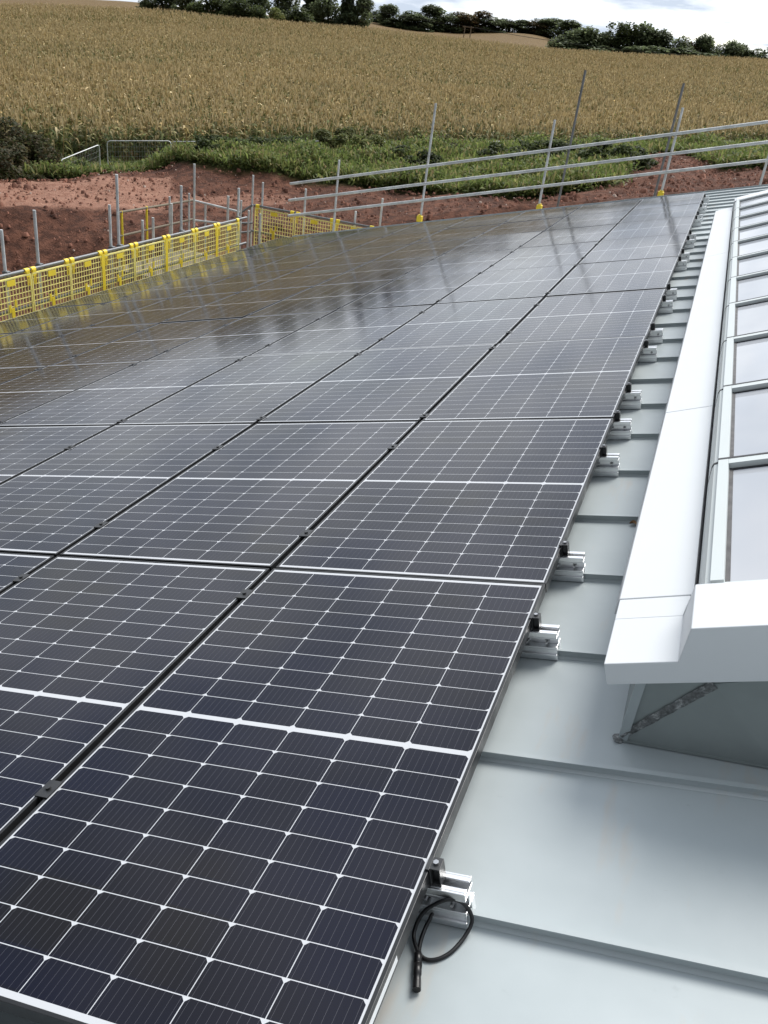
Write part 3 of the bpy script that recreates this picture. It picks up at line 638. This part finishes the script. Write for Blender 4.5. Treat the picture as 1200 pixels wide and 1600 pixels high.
def ground_z(x, y):
    dx, dy = x - CW[0], y - CW[1]; d = np.hypot(dx, dy); a = np.degrees(np.arctan2(dx, dy))
    ia = np.clip(np.searchsorted(AZS, a) - 1, 0, len(AZS) - 2); ir = np.clip(np.searchsorted(RINGS, d) - 1, 0, len(RINGS) - 2)
    fa = np.clip((a - AZS[ia]) / (AZS[ia + 1] - AZS[ia]), 0, 1); fr = np.clip((d - RINGS[ir]) / (RINGS[ir + 1] - RINGS[ir]), 0, 1)
    return (HZ[ia, ir] * (1 - fa) + HZ[ia + 1, ir] * fa) * (1 - fr) + (HZ[ia, ir + 1] * (1 - fa) + HZ[ia + 1, ir + 1] * fa) * fr
GA, GD = np.meshgrid(np.radians(AZS), RINGS, indexing='ij')
VX, VY = CW[0] + GD * np.sin(GA), CW[1] + GD * np.cos(GA); VZ = HZ.copy()
def fence_side(x, y):     # metres behind (+) or in front of (-) the fence line
    nx_, ny_ = -FD[1], FD[0]; return (x - FP[0]) * nx_ + (y - FP[1]) * ny_
side = fence_side(VX, VY)
for i in range(VX.shape[0]):
    for j in range(VX.shape[1]):
        if 21 < GD[i, j] < 66 and side[i, j] < 1:
            p = Vector((VX[i, j], VY[i, j], 0)); lump = mnoise.fractal(p * 0.55, 0.9, 2.1, 5) * 0.15 + abs(mnoise.noise(p * 1.6)) * 0.10
            VZ[i, j] += lump - 0.08
        elif side[i, j] > 4: VZ[i, j] += mnoise.noise(Vector((VX[i, j] * .02, VY[i, j] * .02, 3))) * 0.5
nA, nR = VX.shape; idx = np.arange(nA * nR).reshape(nA, nR)
quads = np.stack([idx[:-1, :-1], idx[:-1, 1:], idx[1:, 1:], idx[1:, :-1]], -1).reshape(-1, 4)
xyz = np.stack([VX, VY, VZ], -1).reshape(-1, 3)
sideA = fence_side(xyz[:, 0], xyz[:, 1])
def weed_mask(x, y):
    """0..1: where weeds cover the spoil bank in front of the fence"""
    dx, dy = x - CW[0], y - CW[1]; d = np.hypot(dx, dy); a = np.degrees(np.arctan2(dx, dy))
    lo = np.interp(a, [-46, -41.5, -38, -35, -33.5, -32, -30, -26, -22, -18, -13, -8, -5.5, -4.5, -3, 0, 3], [44.5, 45, 44.3, 46.2, 46.5, 43.2, 42.2, 41.2, 39.6, 38.0, 34.8, 34.8, 37.0, 54, 55, 44, 43])
    return np.clip((d - lo) / 1.2, 0, 1) * (fence_side(x, y) < 3.2)
wm = weed_mask(xyz[:, 0], xyz[:, 1]); corn = np.clip((sideA - 2) / 3, 0, 1)
def ground_material():
    k = NT('field_ground'); p = world_pos(k); at = k.n('ShaderNodeAttribute', attribute_name='tint'); sp = k.n('ShaderNodeSeparateColor'); k.t.links.new(at.outputs['Color'], sp.inputs[0])
    a = k.noise(0.35, 6, 0.62, vec=p); b = k.noise(2.6, 6, 0.7, vec=p); c = k.noise(11, 5, 0.7, vec=p)
    earth = k.ramp(a, (0.30, (0.080, 0.035, 0.023)), (0.5, (0.160, 0.071, 0.045)), (0.72, (0.24, 0.112, 0.074)))  # bare earth, its dark tone includes the shade on the bank faces
    earth = k.mix(k.ramp(b, (0.40, (0.75, 0.75, 0.75)), (0.58, (0, 0, 0))), earth, (0.045, 0.022, 0.016))
    earth = k.mix(k.ramp(c, (0.66, (0, 0, 0)), (0.76, (0.55, 0.55, 0.55))), earth, (0.24, 0.14, 0.10))
    flat = k.mix(sp.outputs[2], earth, k.ramp(b, (0.35, (0.31, 0.15, 0.10)), (0.65, (0.46, 0.26, 0.185))))
    weed = k.ramp(b, (0.3, (0.045, 0.058, 0.020)), (0.7, (0.10, 0.12, 0.038)))
    field = k.ramp(b, (0.35, (0.10, 0.066, 0.030)), (0.65, (0.25, 0.168, 0.078)))
    m1 = k.mix(sp.outputs[0], flat, weed); m2 = k.mix(sp.outputs[1], m1, field)
    k.set(Base_Color=m2, Roughness=0.95); k.b.inputs['Specular IOR Level'].default_value = 0.15
    k.bump(c, 0.8, 0.12); return k.m
azd = np.degrees(GA).reshape(-1); gd = GD.reshape(-1)
track = ((gd > 33.6) & (gd < 42.5) & (azd < -33.2)).astype(float) * 0.75 + ((gd > 35.2) & (gd < 38.5) & (azd >= -33.2) & (azd < -26)).astype(float) * 0.5
gcol = np.stack([wm, corn, track], 1)
ground = npmesh('ground', xyz, quads, ground_material(), colors=gcol, smooth=True); tag(ground, kind='structure')

# stones and clods on the bare earth
def clods(n):
    a = np.radians(RNG.uniform(-50, 8, n)); d = np.sqrt(RNG.uniform(23 ** 2, 58 ** 2, n)); x, y = CW[0] + d * np.sin(a), CW[1] + d * np.cos(a)
    ok = (weed_mask(x, y) < 0.3) & (fence_side(x, y) < -1); x, y = x[ok], y[ok]; n = len(x)
    s = RNG.gamma(1.1, 0.017, n) + 0.010; s = np.minimum(s, .13); z = ground_z(x, y) + s * 0.2 + 0.02
    base = np.array([(-1, -1, -.6), (1, -1, -.6), (1, 1, -.6), (-1, 1, -.6), (-.55, -.6, .7), (.6, -.5, .6), (.5, .6, .75), (-.6, .5, .6)])
    jit = RNG.normal(1, .22, (n, 8, 3)); V = base[None] * jit * s[:, None, None]
    th = RNG.uniform(0, 6.28, n); c_, s_ = np.cos(th), np.sin(th)
    V = np.stack([V[..., 0] * c_[:, None] - V[..., 1] * s_[:, None], V[..., 0] * s_[:, None] + V[..., 1] * c_[:, None], V[..., 2]], -1) + np.stack([x, y, z], -1)[:, None]
    q = np.array([(4, 5, 6, 7), (0, 1, 5, 4), (1, 2, 6, 5), (2, 3, 7, 6), (3, 0, 4, 7)])
    Fq = (q[None] + (np.arange(n) * 8)[:, None, None]).reshape(-1, 4)
    t = RNG.uniform(0, 1, n)[:, None]; pale = (RNG.uniform(0, 1, n) < 0.035)[:, None]
    col = np.array([.09, .038, .025]) * (1 - t) + np.array([.25, .115, .077]) * t; col = np.where(pale & (s < .06)[:, None], np.array([.40, .31, .26]), col)
    return V.reshape(-1, 3), Fq, np.repeat(col, 8, 0)
v, q, c = clods(15000)
tag(npmesh('stones', v, q, tinted('clod_earth', 0.95), colors=c), 'red clods and pale stones strewn over the bare earth', 'stones', kind='stuff')

# ------------------------------------------------------------------ leaf and blade scatter
def leaf_quads(P, size, up=0.3, colors=None, aspect=0.5):
    """one bent leaf (two quads) at each point of P"""
    n = len(P); th = RNG.uniform(0, 2 * np.pi, n); el = RNG.normal(up, 0.55, n)
    d = np.stack([np.cos(th) * np.cos(el), np.sin(th) * np.cos(el), np.sin(el)], 1); s = np.stack([-np.sin(th), np.cos(th), RNG.normal(0, .35, n)], 1)
    s /= np.linalg.norm(s, axis=1)[:, None]; L = size[:, None]; W_ = L * aspect * 0.5
    a, b = P, P + d * L * 0.5 + s * 0; e = P + d * L + np.array([0, 0, -0.25]) * L
    V = np.stack([a - s * W_ * .5, a + s * W_ * .5, b + s * W_, b - s * W_, e + s * W_ * .25, e - s * W_ * .25], 1)
    q = np.array([(0, 1, 2, 3), (3, 2, 4, 5)]); Fq = (q[None] + (np.arange(n) * 6)[:, None, None]).reshape(-1, 4)
    return V.reshape(-1, 3), Fq, (None if colors is None else np.repeat(colors, 6, 0))
def pick(n, pal, p=None):
    pal = np.array(pal); i = RNG.choice(len(pal), n, p=p); return pal[i] * RNG.uniform(0.75, 1.25, (n, 1))
def merge(parts):
    vs, fs, cs, o = [], [], [], 0
    for v, q, c in parts: vs.append(v); fs.append(q + o); cs.append(c); o += len(v)
    return np.concatenate(vs), np.concatenate(fs), np.concatenate(cs)
def weeds():
    n = 90000; a = np.radians(RNG.uniform(-46, 5, n)); d = np.sqrt(RNG.uniform(34 ** 2, 68 ** 2, n)); x, y = CW[0] + d * np.sin(a), CW[1] + d * np.cos(a)
    dens = np.array([0.5 + 0.5 * mnoise.noise(Vector((u * .45, v_ * .45, 2))) for u, v_ in zip(x, y)])
    ok = (weed_mask(x, y) > RNG.uniform(0.25, 1, n)) & (RNG.uniform(0, 1, n) < 0.35 + dens * 0.9); x, y, dens = x[ok], y[ok], dens[ok]; n = len(x)
    hgt = 0.16 + 1.35 * np.clip(dens, 0, 1) ** 2.0 * RNG.uniform(.4, 1.3, n)
    parts = []
    for lay in range(7):
        f = (lay + RNG.uniform(0, 1, n)) / 7; P = np.stack([x + RNG.normal(0, .16, n), y + RNG.normal(0, .14, n), ground_z(x, y) + hgt * f], 1)
        col = pick(n, [(.175, .225, .062), (.135, .18, .050), (.235, .27, .085), (.28, .265, .105), (.09, .125, .04), (.27, .21, .11)], [.3, .22, .2, .1, .13, .05])
        parts.append(leaf_quads(P, RNG.uniform(.10, .26, n), 0.6, col, 0.5))
    for lay in range(3):                                    # upright grass blades and seed heads
        P = np.stack([x + RNG.normal(0, .2, n), y + RNG.normal(0, .2, n), ground_z(x, y) + hgt * .5], 1)
        parts.append(leaf_quads(P, RNG.uniform(.25, .6, n), 1.25, pick(n, [(.24, .27, .085), (.19, .24, .07), (.30, .27, .12), (.14, .19, .055)]), .16))
    return merge(parts)
v, q, c = weeds(); leafm = tinted('leaf', 0.65, 0.48)
tag(npmesh('weeds', v, q, leafm, colors=c), 'green weeds covering the spoil bank in front of the maize', 'weeds', kind='stuff')

# ------------------------------------------------------------------ maize
def corn_plants(x, y, scale, nl, seg, wide=1.0):
    """plants at x, y: stalk, nl arching leaves of seg quads, tassel; all vectorised"""
    n = len(x); z = ground_z(x, y); H = scale * RNG.uniform(0.88, 1.1, n) * 2.1; base = np.stack([x, y, z], 1); parts = []
    edge = np.clip(1 - (fence_side(x, y) - 3) / 7, 0, 1)  # front rows greener, and darkened for the shade low at the field edge
    patch = np.sin(x * .11 + np.sin(y * .07) * 2) * np.sin(y * .09 + 1.3 * np.sin(x * .05)) + .6 * np.sin(x * .31 + y * .17) * np.sin(y * .27 - x * .12)
    dry = np.clip(RNG.uniform(0, 1, n) + .28 * patch - .25 * edge, 0, 1.3); yaw = RNG.uniform(0, 2 * np.pi, n)
    lean = RNG.normal(0, .09, (n, 2)); bright = np.clip(RNG.normal(1.02, .30, n), .4, 1.7)[:, None]
    def at(f): return base + np.concatenate([lean * H[:, None] * f[:, None] ** 2, (H * f)[:, None]], 1)
    th = yaw; s = np.stack([np.cos(th), np.sin(th), 0 * th], 1) * 0.016 * wide
    o0, o1 = at(np.zeros(n)), at(np.full(n, .93))
    V = np.stack([o0 - s, o0 + s, o1 + s * .6, o1 - s * .6], 1).reshape(-1, 3); Fq = (np.arange(4)[None] + (np.arange(n) * 4)[:, None])
    sc = np.where((dry > .35)[:, None], np.array([.30, .22, .10]), np.array([.15, .16, .055])); parts.append((V, Fq, np.repeat(sc, 4, 0)))
    for l in range(nl):
        f0 = 0.22 + 0.68 * (l + RNG.uniform(0, .8, n)) / nl; P = at(f0); th = yaw + l * np.pi + RNG.normal(0, .5, n); h = np.stack([np.cos(th), np.sin(th), 0 * th], 1)
        L = RNG.uniform(.45, .85, n) * (1.15 - .5 * f0) * scale; rise = RNG.uniform(.15, .5, n); drop = RNG.uniform(.3, 1.1, n); sd = np.stack([-np.sin(th), np.cos(th), RNG.normal(0, .4, n)], 1)
        rows = []
        for j in range(seg + 1):
            t = j / seg; c_ = P + h * (L * (t - .12 * t * t))[:, None] + np.array([0, 0, 1.]) * (L * (rise * 2 * t - (rise * 1.2 + drop) * t * t))[:, None]
            wd = 0.042 * wide * (1 - t ** 1.6 * .95) * (0.55 + 1.2 * min(t, .4)); rows.append((c_ - sd * wd, c_ + sd * wd))
        V = np.stack([p for r_ in rows for p in r_], 1); m = 2 * (seg + 1)
        q = np.array([(2 * j, 2 * j + 1, 2 * j + 3, 2 * j + 2) for j in range(seg)]); Fq = (q[None] + (np.arange(n) * m)[:, None, None]).reshape(-1, 4)
        g = np.clip(1.22 - f0 * 1.25 + RNG.normal(0, .24, n) - (dry - .5) * .8 + edge * .38, 0, 1)[:, None]
        tan = pick(n, [(.58, .43, .205), (.47, .345, .15), (.74, .60, .35), (.29, .215, .095), (.39, .32, .14), (.18, .185, .07)]); gr = pick(n, [(.085, .115, .036), (.12, .14, .046), (.055, .08, .025)])
        parts.append((V.reshape(-1, 3), Fq, np.repeat((tan * (1 - g) + gr * g) * bright, m, 0)))
    for l in range(3 if seg > 1 else 2):
        P = at(np.full(n, .92)); th = RNG.uniform(0, 6.28, n); tl = RNG.uniform(.12, .40, n)
        tip = P + np.stack([np.cos(th) * tl * .4, np.sin(th) * tl * .4, tl * scale], 1); s = np.stack([-np.sin(th), np.cos(th), 0 * th], 1) * .013 * wide * 1.3
        V = np.stack([P - s, P + s, tip + s * .5, tip - s * .5], 1).reshape(-1, 3); Fq = (np.arange(4)[None] + (np.arange(n) * 4)[:, None])
        parts.append((V, Fq, np.repeat(pick(n, [(.47, .365, .19), (.39, .295, .14), (.55, .44, .25)]), 4, 0)))
    return merge(parts)
def scatter(n, a0, a1, d0, d1, far=False):
    a = np.radians(RNG.uniform(a0, a1, n)); d = np.sqrt(RNG.uniform(d0 ** 2, d1 ** 2, n)); x, y = CW[0] + d * np.sin(a), CW[1] + d * np.cos(a)
    sdd = fence_side(x, y)
    # drilled rows parallel to the fence
    row = 0.76; snap = np.round(sdd / row) * row - sdd; nx_, ny_ = -FD[1], FD[0]
    if not far: x, y = x + nx_ * (snap + RNG.normal(0, .07, n)), y + ny_ * (snap + RNG.normal(0, .07, n))
    cd = np.interp(a, [R(-45), R(-20), R(3)], [230, 250, 280])
    ok = (fence_side(x, y) > 3.4 + 0.5 * np.sin(x * .6)) & (d < cd + 6); return x[ok], y[ok]
parts = []
x, y = scatter(30000, -60, 24, 52, 96); parts.append(corn_plants(x, y, 1.12, 7, 3, 1.9))
x, y = scatter(40000, -56, 18, 92, 165); parts.append(corn_plants(x, y, 1.08, 5, 2, 2.0))
x, y = scatter(52000, -52, 14, 160, 292, True); parts.append(corn_plants(x, y, 1.08, 4, 1, 3.0))
v, q, c = merge(parts)
tag(npmesh('maize_crop', v, q, tinted('maize_leaf', 0.75, 0.33), colors=c), 'ripe tan maize filling the field up to the hilltop', 'maize', kind='stuff')

# ------------------------------------------------------------------ site fence of mesh panels
def fence_panel(p, q, label):
    p, q = Vector(p), Vector(q); L = (q - p).length; d = (q - p) / L; e = empty('mesh_fence_panel', label, 'fence panel', p, 'temporary mesh fence panels along the maize')
    H = 2.0; up = Vector((0, 0, 1)); lo = lambda a, z: d * a + up * z
    f = MB(); r = 0.15; pts = [lo(0, -0.1), lo(0, H - r), lo(r * .3, H - r * .3), lo(r, H), lo(L - r, H), lo(L - r * .3, H - r * .3), lo(L, H - r), lo(L, -0.1)]
    f.path(pts, 0.026, 8); f.tube(lo(0, .18), lo(L, .18), 0.021, 8); f.build('frame', M['galv'], e)
    m = MB(); sd = d.cross(up) * 0.003
    for i in range(1, 24):
        a = L * i / 24; m.add([lo(a - .003, .2), lo(a + .003, .2), lo(a + .003, H - .03), lo(a - .003, H - .03)], [(0, 1, 2, 3)])
    for j in range(1, 7):
        z = .2 + (H - .25) * j / 7; m.add([lo(.03, z - .003) + sd, lo(L - .03, z - .003) + sd, lo(L - .03, z + .003) + sd, lo(.03, z + .003) + sd], [(0, 1, 2, 3)])
    m.build('mesh', M['galv'], e); return e
NF = 13
def ftop(s): return fence_ground(s)
for i in range(NF):
    s0, s1 = i * 3.45 + 0.03, (i + 1) * 3.45 - 0.03; p = FP + FD * s0; q2 = FP + FD * s1
    lab = ('mesh fence panel by the maize at the bend of the fence' if i == 0 else ('mesh fence panel by the maize, farthest from the fence bend' if i == NF - 1 else f'mesh fence panel by the maize, {ORD[i]} from the fence bend'))
    fence_panel((*p, ftop(s0) - 0.03 * (i % 3)), (*q2, ftop(s1) - 0.03 * (i % 3)), lab)
def az_pt(x, y, d, dz=0):
    a = az_of(x, y); return Vector((CW[0] + d * math.sin(a), CW[1] + d * math.cos(a), CW[2] + d * tan_el(x, y) + dz))
p1, p2, p3 = az_pt(155, 226, 50.9, -2), az_pt(95, 250, 48.2, -2), az_pt(37, 279, 45.6, -2)
fence_panel(p2, p1, 'sloping mesh fence panel just before the bend, behind the earth bank'); fence_panel(p3, p2 + Vector((-.05, -.05, -.05)), 'sloping mesh fence panel sunk behind the earth bank beside the bramble')

# ------------------------------------------------------------------ bushes, trees, pole
BARK = plain('bark', (0.075, 0.058, 0.042), 0.9, 0, 0.3, 3, 0.5)
def crown_cloud(blobs, n, size, pal, prob=None):
    vol = np.array([b[3] * b[4] * b[5] for b in blobs]) ** 0.7; ids = RNG.choice(len(blobs), n, p=vol / vol.sum()); Bq = np.array(blobs)[ids]
    d = RNG.normal(0, 1, (n, 3)); d /= np.linalg.norm(d, axis=1)[:, None]; r = RNG.uniform(0.35, 1, n) ** 0.45
    P = Bq[:, :3] + d * r[:, None] * Bq[:, 3:6]
    tone = np.array([random.uniform(.7, 1.3) for _ in blobs])[ids]
    return leaf_quads(P, size * RNG.uniform(.6, 1.4, n), 0.1, pick(n, pal, prob) * tone[:, None], 0.8)
def tree_proto(kind, seed):
    global RNG
    keep = RNG; RNG = np.random.default_rng(seed); rnd = random.Random(seed)
    bl = []
    if kind == 'pine':
        for i in range(9):
            f = i / 8; bl.append((rnd.uniform(-.6, .6) * (1 - f), rnd.uniform(-.6, .6) * (1 - f), 3 + 9 * f, 2.9 * (1 - f * .8), 2.9 * (1 - f * .8), 1.3))
        pal = [(.065, .085, .044), (.085, .11, .05), (.05, .065, .035)]
    else:
        for i in range(20):
            t = rnd.uniform(0, 6.28); rr = rnd.uniform(.8, 3.4); z = rnd.uniform(0.4, 10.2); rr *= 1 - max(0, (z - 6.5) / 7)
            s = rnd.uniform(1.3, 2.3); bl.append((math.cos(t) * rr, math.sin(t) * rr, z, s * 1.15, s * 1.15, s * .85))
        bl.append((0, 0, 5.0, 2.6, 2.6, 4.9)); bl += [(rnd.uniform(-3, 3), rnd.uniform(-3, 3), .8, 1.8, 1.8, 1.3) for _ in range(4)]
        pal = {'dark': [(.15, .185, .09), (.19, .225, .11), (.11, .135, .07)], 'green': [(.095, .125, .045), (.13, .155, .055), (.07, .09, .034)],
               'autumn': [(.17, .11, .05), (.13, .10, .045), (.08, .08, .034)], 'light': [(.19, .21, .07), (.14, .17, .055), (.22, .23, .09)]}[kind]
    v, q, c = crown_cloud(bl, 5200, 0.58, pal); RNG = keep
    t = MB(); t.path([(0, 0, -2), (0.05, 0, 1.5), (.12, .1, 4), (.05, .2, 7.5)], [.34, .27, .2, .07], 8)
    for i in range(5):
        b = bl[i]; t.path([(0.1, .05, 2.2 + i * .5), (b[0] * .55, b[1] * .55, b[2] * .75), (b[0], b[1], b[2])], [.12, .08, .03], 5)
    return (v, q, c), t
PROTO = {}
def tree(x, ytop, d, wpx, kind, label, seed, hmul=1.0):
    """crown top at height given by the sight line of (x, ytop) at distance d"""
    a = az_of(x, 60); X, Y = CW[0] + d * math.sin(a), CW[1] + d * math.cos(a); zg = float(ground_z(np.array([X]), np.array([Y]))[0])
    top = CW[2] + d * tan_el(x, ytop); h = max(top - zg, 3.0); wm_ = wpx / F_PX * d * 1.08
    key = (kind, seed % 3)
    e = empty('pine_tree' if kind == 'pine' else 'broadleaf_tree', label, 'tree', (X, Y, zg), 'trees along the hilltop behind the maize')
    e.scale = (wm_ / 8.4, wm_ / 8.4, h / 11.6); e.rotation_euler = (0, 0, (seed * 1.7) % 6.28)
    if key not in PROTO:
        (v, q, c), t = tree_proto(kind, 100 + hash_(key)); cr = npmesh('crown', v, q, leafm, e, colors=c); tr = t.build('trunk', BARK, e); PROTO[key] = (cr, tr)
    else:
        for s_ in PROTO[key]:
            o = s_.copy(); COL.objects.link(o); o.parent = e
    return e
def hash_(k): return sum(ord(ch) for ch in k[0]) * 3 + k[1]
TREES = [ # x, top y, dist, width px, kind, label
 (236, -24, 330, 34, 'dark', 'dark tree above the bare slope, farthest from the wood'),
 (266, -34, 330, 40, 'dark', 'tall dark tree beside the bare slope at the hill shoulder'),
 (292, -30, 320, 36, 'dark', 'dark tree standing behind the pale green hedge trees'),
 (310, -6, 290, 34, 'green', 'low green tree first in the row in front of the dark wood'),
 (338, -8, 290, 40, 'green', 'rounded green tree second in the row in front of the dark wood'),
 (372, -4, 288, 36, 'green', 'rounded green tree third in the row in front of the dark wood'),
 (402, 4, 286, 34, 'green', 'green tree beside the yellowish bush in front of the dark wood'),
 (432, 8, 282, 28, 'light', 'small yellowish green tree at the maize edge'),
 (470, 10, 284, 44, 'green', 'wide green tree at the maize edge under the tall dark pines'),
 (352, -40, 330, 44, 'dark', 'tall dark tree behind the second green hedge tree'),
 (398, -36, 330, 44, 'dark', 'tall dark tree behind the green trees, near the yellowish one'),
 (440, -32, 325, 40, 'dark', 'tall dark tree rising behind the small yellowish tree'),
 (484, -34, 320, 40, 'pine', 'tall dark pine beside the wide green tree'),
 (512, -26, 315, 40, 'dark', 'dark tree at the middle of the pine stand'),
 (540, -20, 310, 42, 'pine', 'tall dark pine standing above the hill edge'),
 (562, -8, 312, 34, 'dark', 'dark tree last in the stand, beside the gap of sky'),
 (588, 12, 440, 34, 'dark', 'distant dark tree over the bare gap in the trees'),
 (604, 5, 425, 32, 'dark', 'distant dark tree rising above the bare gap'),
 (612, 28, 420, 26, 'dark', 'low distant bush beside the bare gap'),
 (634, 11, 420, 36, 'dark', 'round dark tree first in the far wood after the gap'),
 (652, 22, 415, 34, 'dark', 'lower dark tree in the far wood beside the autumn trees'),
 (674, 7, 425, 42, 'dark', 'tallest dark tree in the far wood'),
 (700, 14, 430, 38, 'dark', 'dark tree just before the brown autumn crowns'),
 (722, 15, 430, 38, 'autumn', 'brown autumn tree above the electricity pole'),
 (744, 16, 435, 36, 'autumn', 'brown tinted tree in the middle of the far wood'),
 (768, 22, 435, 38, 'dark', 'dark tree beyond the small maize dome'),
 (792, 29, 438, 34, 'green', 'greenish tree lower than its neighbours beyond the maize dome'),
 (814, 30, 440, 36, 'dark', 'dark tree above the top of the maize dome'),
 (838, 31, 440, 34, 'autumn', 'olive brown tree behind the maize dome'),
 (856, 26, 440, 40, 'dark', 'broad dark tree beside the near copse'),
 (884, 30, 430, 40, 'dark', 'dark tree rising behind the front of the near copse'),
 (884, 46, 300, 40, 'dark', 'low dark tree at the front corner of the near copse'),
 (912, 39, 300, 48, 'dark', 'rounded dark tree second from the front of the near copse'),
 (944, 50, 300, 40, 'dark', 'low dark tree in a dip of the near copse'),
 (972, 32, 302, 50, 'green', 'tall greenish tree with airy crown in the near copse'),
 (1006, 34, 304, 44, 'dark', 'tall dark tree beside the airy crowned one'),
 (1036, 46, 304, 42, 'dark', 'rounded dark tree in the middle of the near copse'),
 (1064, 46, 304, 34, 'dark', 'tall dark tree in the near copse'),
 (1084, 58, 306, 32, 'autumn', 'brownish low tree near the thin end of the copse'),
 (1106, 54, 306, 34, 'dark', 'dark tree just past the brownish one in the near copse'),
 (1130, 60, 308, 34, 'dark', 'small dark tree near the thin end of the copse'),
 (1152, 62, 308, 30, 'dark', 'dark tree near the thin end of the copse'),
 (1172, 66, 310, 26, 'green', 'small thin tree with sky showing around it'),
 (1194, 69, 312, 34, 'dark', 'last dark tree at the end of the copse'),
 (1232, 66, 312, 40, 'dark', 'dark tree beyond the end of the copse by itself'),
]
for i, tr in enumerate(TREES): tree(*tr, i)
for i, (x, yt, wd) in enumerate(((900, 62, 60), (955, 66, 70), (1015, 70, 70), (1070, 75, 60), (1120, 79, 60))):
    tree(x, yt, 296, wd, 'dark', ['low dark thicket at the copse foot, nearest to the maize dome', 'low dark thicket under the airy crowned tree', 'low dark thicket under the middle of the copse', 'low dark thicket under the brownish low tree', 'low dark thicket at the thin end of the copse'][i], 60 + i)
# bramble by the bank and small bushes in the weeds
def bush(name, loc, rx, h, n, size, pal, label, cat='bush', seed=1):
    e = empty(name, label, cat, loc); rnd = random.Random(seed); bl = []
    for i in range(44): t = rnd.uniform(0, 6.28); rr = rx * 1.05 * math.sqrt(rnd.uniform(0, 1)); s = rnd.uniform(.09, .26); bl.append((math.cos(t) * rr, math.sin(t) * rr, h * rnd.uniform(.08, .85) * (1 - .35 * (rr / rx) ** 2), rx * s, rx * s, h * s * .9))
    npmesh('foliage', *crown_cloud(bl, n, size, pal)[:2], leafm, e, colors=None) if False else None
    v, q, c = crown_cloud(bl, n, size, pal); npmesh('foliage', v, q, leafm, e, colors=c)
    t = MB()
    for b in bl[:9]: t.path([(b[0] * .2, b[1] * .2, -.1), (b[0] * .7, b[1] * .7, b[2] * .7), (b[0], b[1], b[2] + b[5] * .8)], [.035, .025, .008], 5)
    t.build('stems', BARK, e); return e
def gp(x, y, d, dz=0):
    a = az_of(x, y); X, Y = CW[0] + d * math.sin(a), CW[1] + d * math.cos(a); return (X, Y, float(ground_z(np.array([X]), np.array([Y]))[0]) + dz)
DK = [(.10, .085, .042), (.075, .08, .032), (.13, .098, .05), (.06, .075, .026)]
GN = [(.075, .10, .03), (.05, .075, .022), (.11, .13, .045), (.035, .05, .018)]
bush('bramble', gp(-50, 240, 46.5), 4.0, 2.9, 20000, .13, DK, 'dark brown bramble thicket between the maize and the earth bank', seed=3)
bush('bramble', gp(0, 240, 48.5), 2.8, 3.1, 18000, .13, DK, 'dark olive bramble beside the sunken fence panel', seed=4)
bush('shrub', gp(90, 262, 47), 1.6, 0.8, 6000, .12, GN, 'low green shrub in front of the sloping fence panels', seed=5)
bush('shrub', gp(135, 258, 47.3), 1.5, 0.8, 6000, .12, GN, 'green shrub below the bend of the fence', seed=6)
bush('shrub', gp(460, 232, 47.5), 2.6, 0.8, 9000, .12, GN, 'dark green shrub on the weedy bank above the red earth', seed=7)
bush('shrub', gp(700, 238, 50), 2.4, 0.8, 9000, .12, [(.11, .115, .04), (.085, .095, .033), (.14, .13, .055)], 'olive shrub on the weedy bank between two scaffold poles', seed=8)
bush('shrub', gp(900, 245, 49), 2.8, 0.8, 9000, .12, GN, 'deep green shrub on the bank behind the long leaning pole', seed=9)

bush('shrub', gp(345, 236, 46), 1.5, 1.1, 6000, .12, GN, 'small green shrub at the near end of the weedy bank', seed=11)
bush('shrub', gp(545, 238, 48), 1.7, 1.3, 7000, .12, [(.16, .18, .06), (.12, .15, .045), (.20, .20, .08)], 'pale green shrub on the weedy bank behind the ends of the guard rails', seed=12)
bush('shrub', gp(640, 262, 45), 1.6, 1.0, 6000, .12, GN, 'dark green shrub low on the bank behind the first yellow based pole', seed=13)
bush('shrub', gp(800, 262, 46), 1.9, 1.1, 7000, .12, GN, 'dark green shrub low on the bank between the two middle poles', seed=14)
bush('shrub', gp(965, 268, 44), 1.7, 1.1, 6000, .12, GN, 'green shrub at the end of the weedy bank beside the bare red mound', seed=15)
e = empty('electricity_pole', 'small wooden twin pole carrying wires across the maize', 'utility pole', gp(729, 60, 262))
b = MB(); b.tube((-.9, 0, 0), (-.85, 0, 5.8), .13, 8); e1 = b.build('post', M['wood'], e); b = MB(); b.tube((.9, 0, 0), (.85, 0, 5.8), .13, 8); b.build('post', M['wood'], e)
b = MB(); b.box((-1.5, -.08, 5.45), (1.5, .08, 5.65)); b.build('crossarm', M['wood'], e)
for i, (dx, dy, dz) in enumerate(((-42, 15, 3), (60, -40, -2))):
    b = MB(); pts = []
    for x in (-1.3, 0, 1.3):
        pts = [Vector((x + dx * t, dy * t, 5.75 + dz * t - 3.0 * t * (1 - t))) for t in [j / 10 for j in range(11)]]; b.path(pts, .022, 4)
    b.build('wires', M['black'], e)
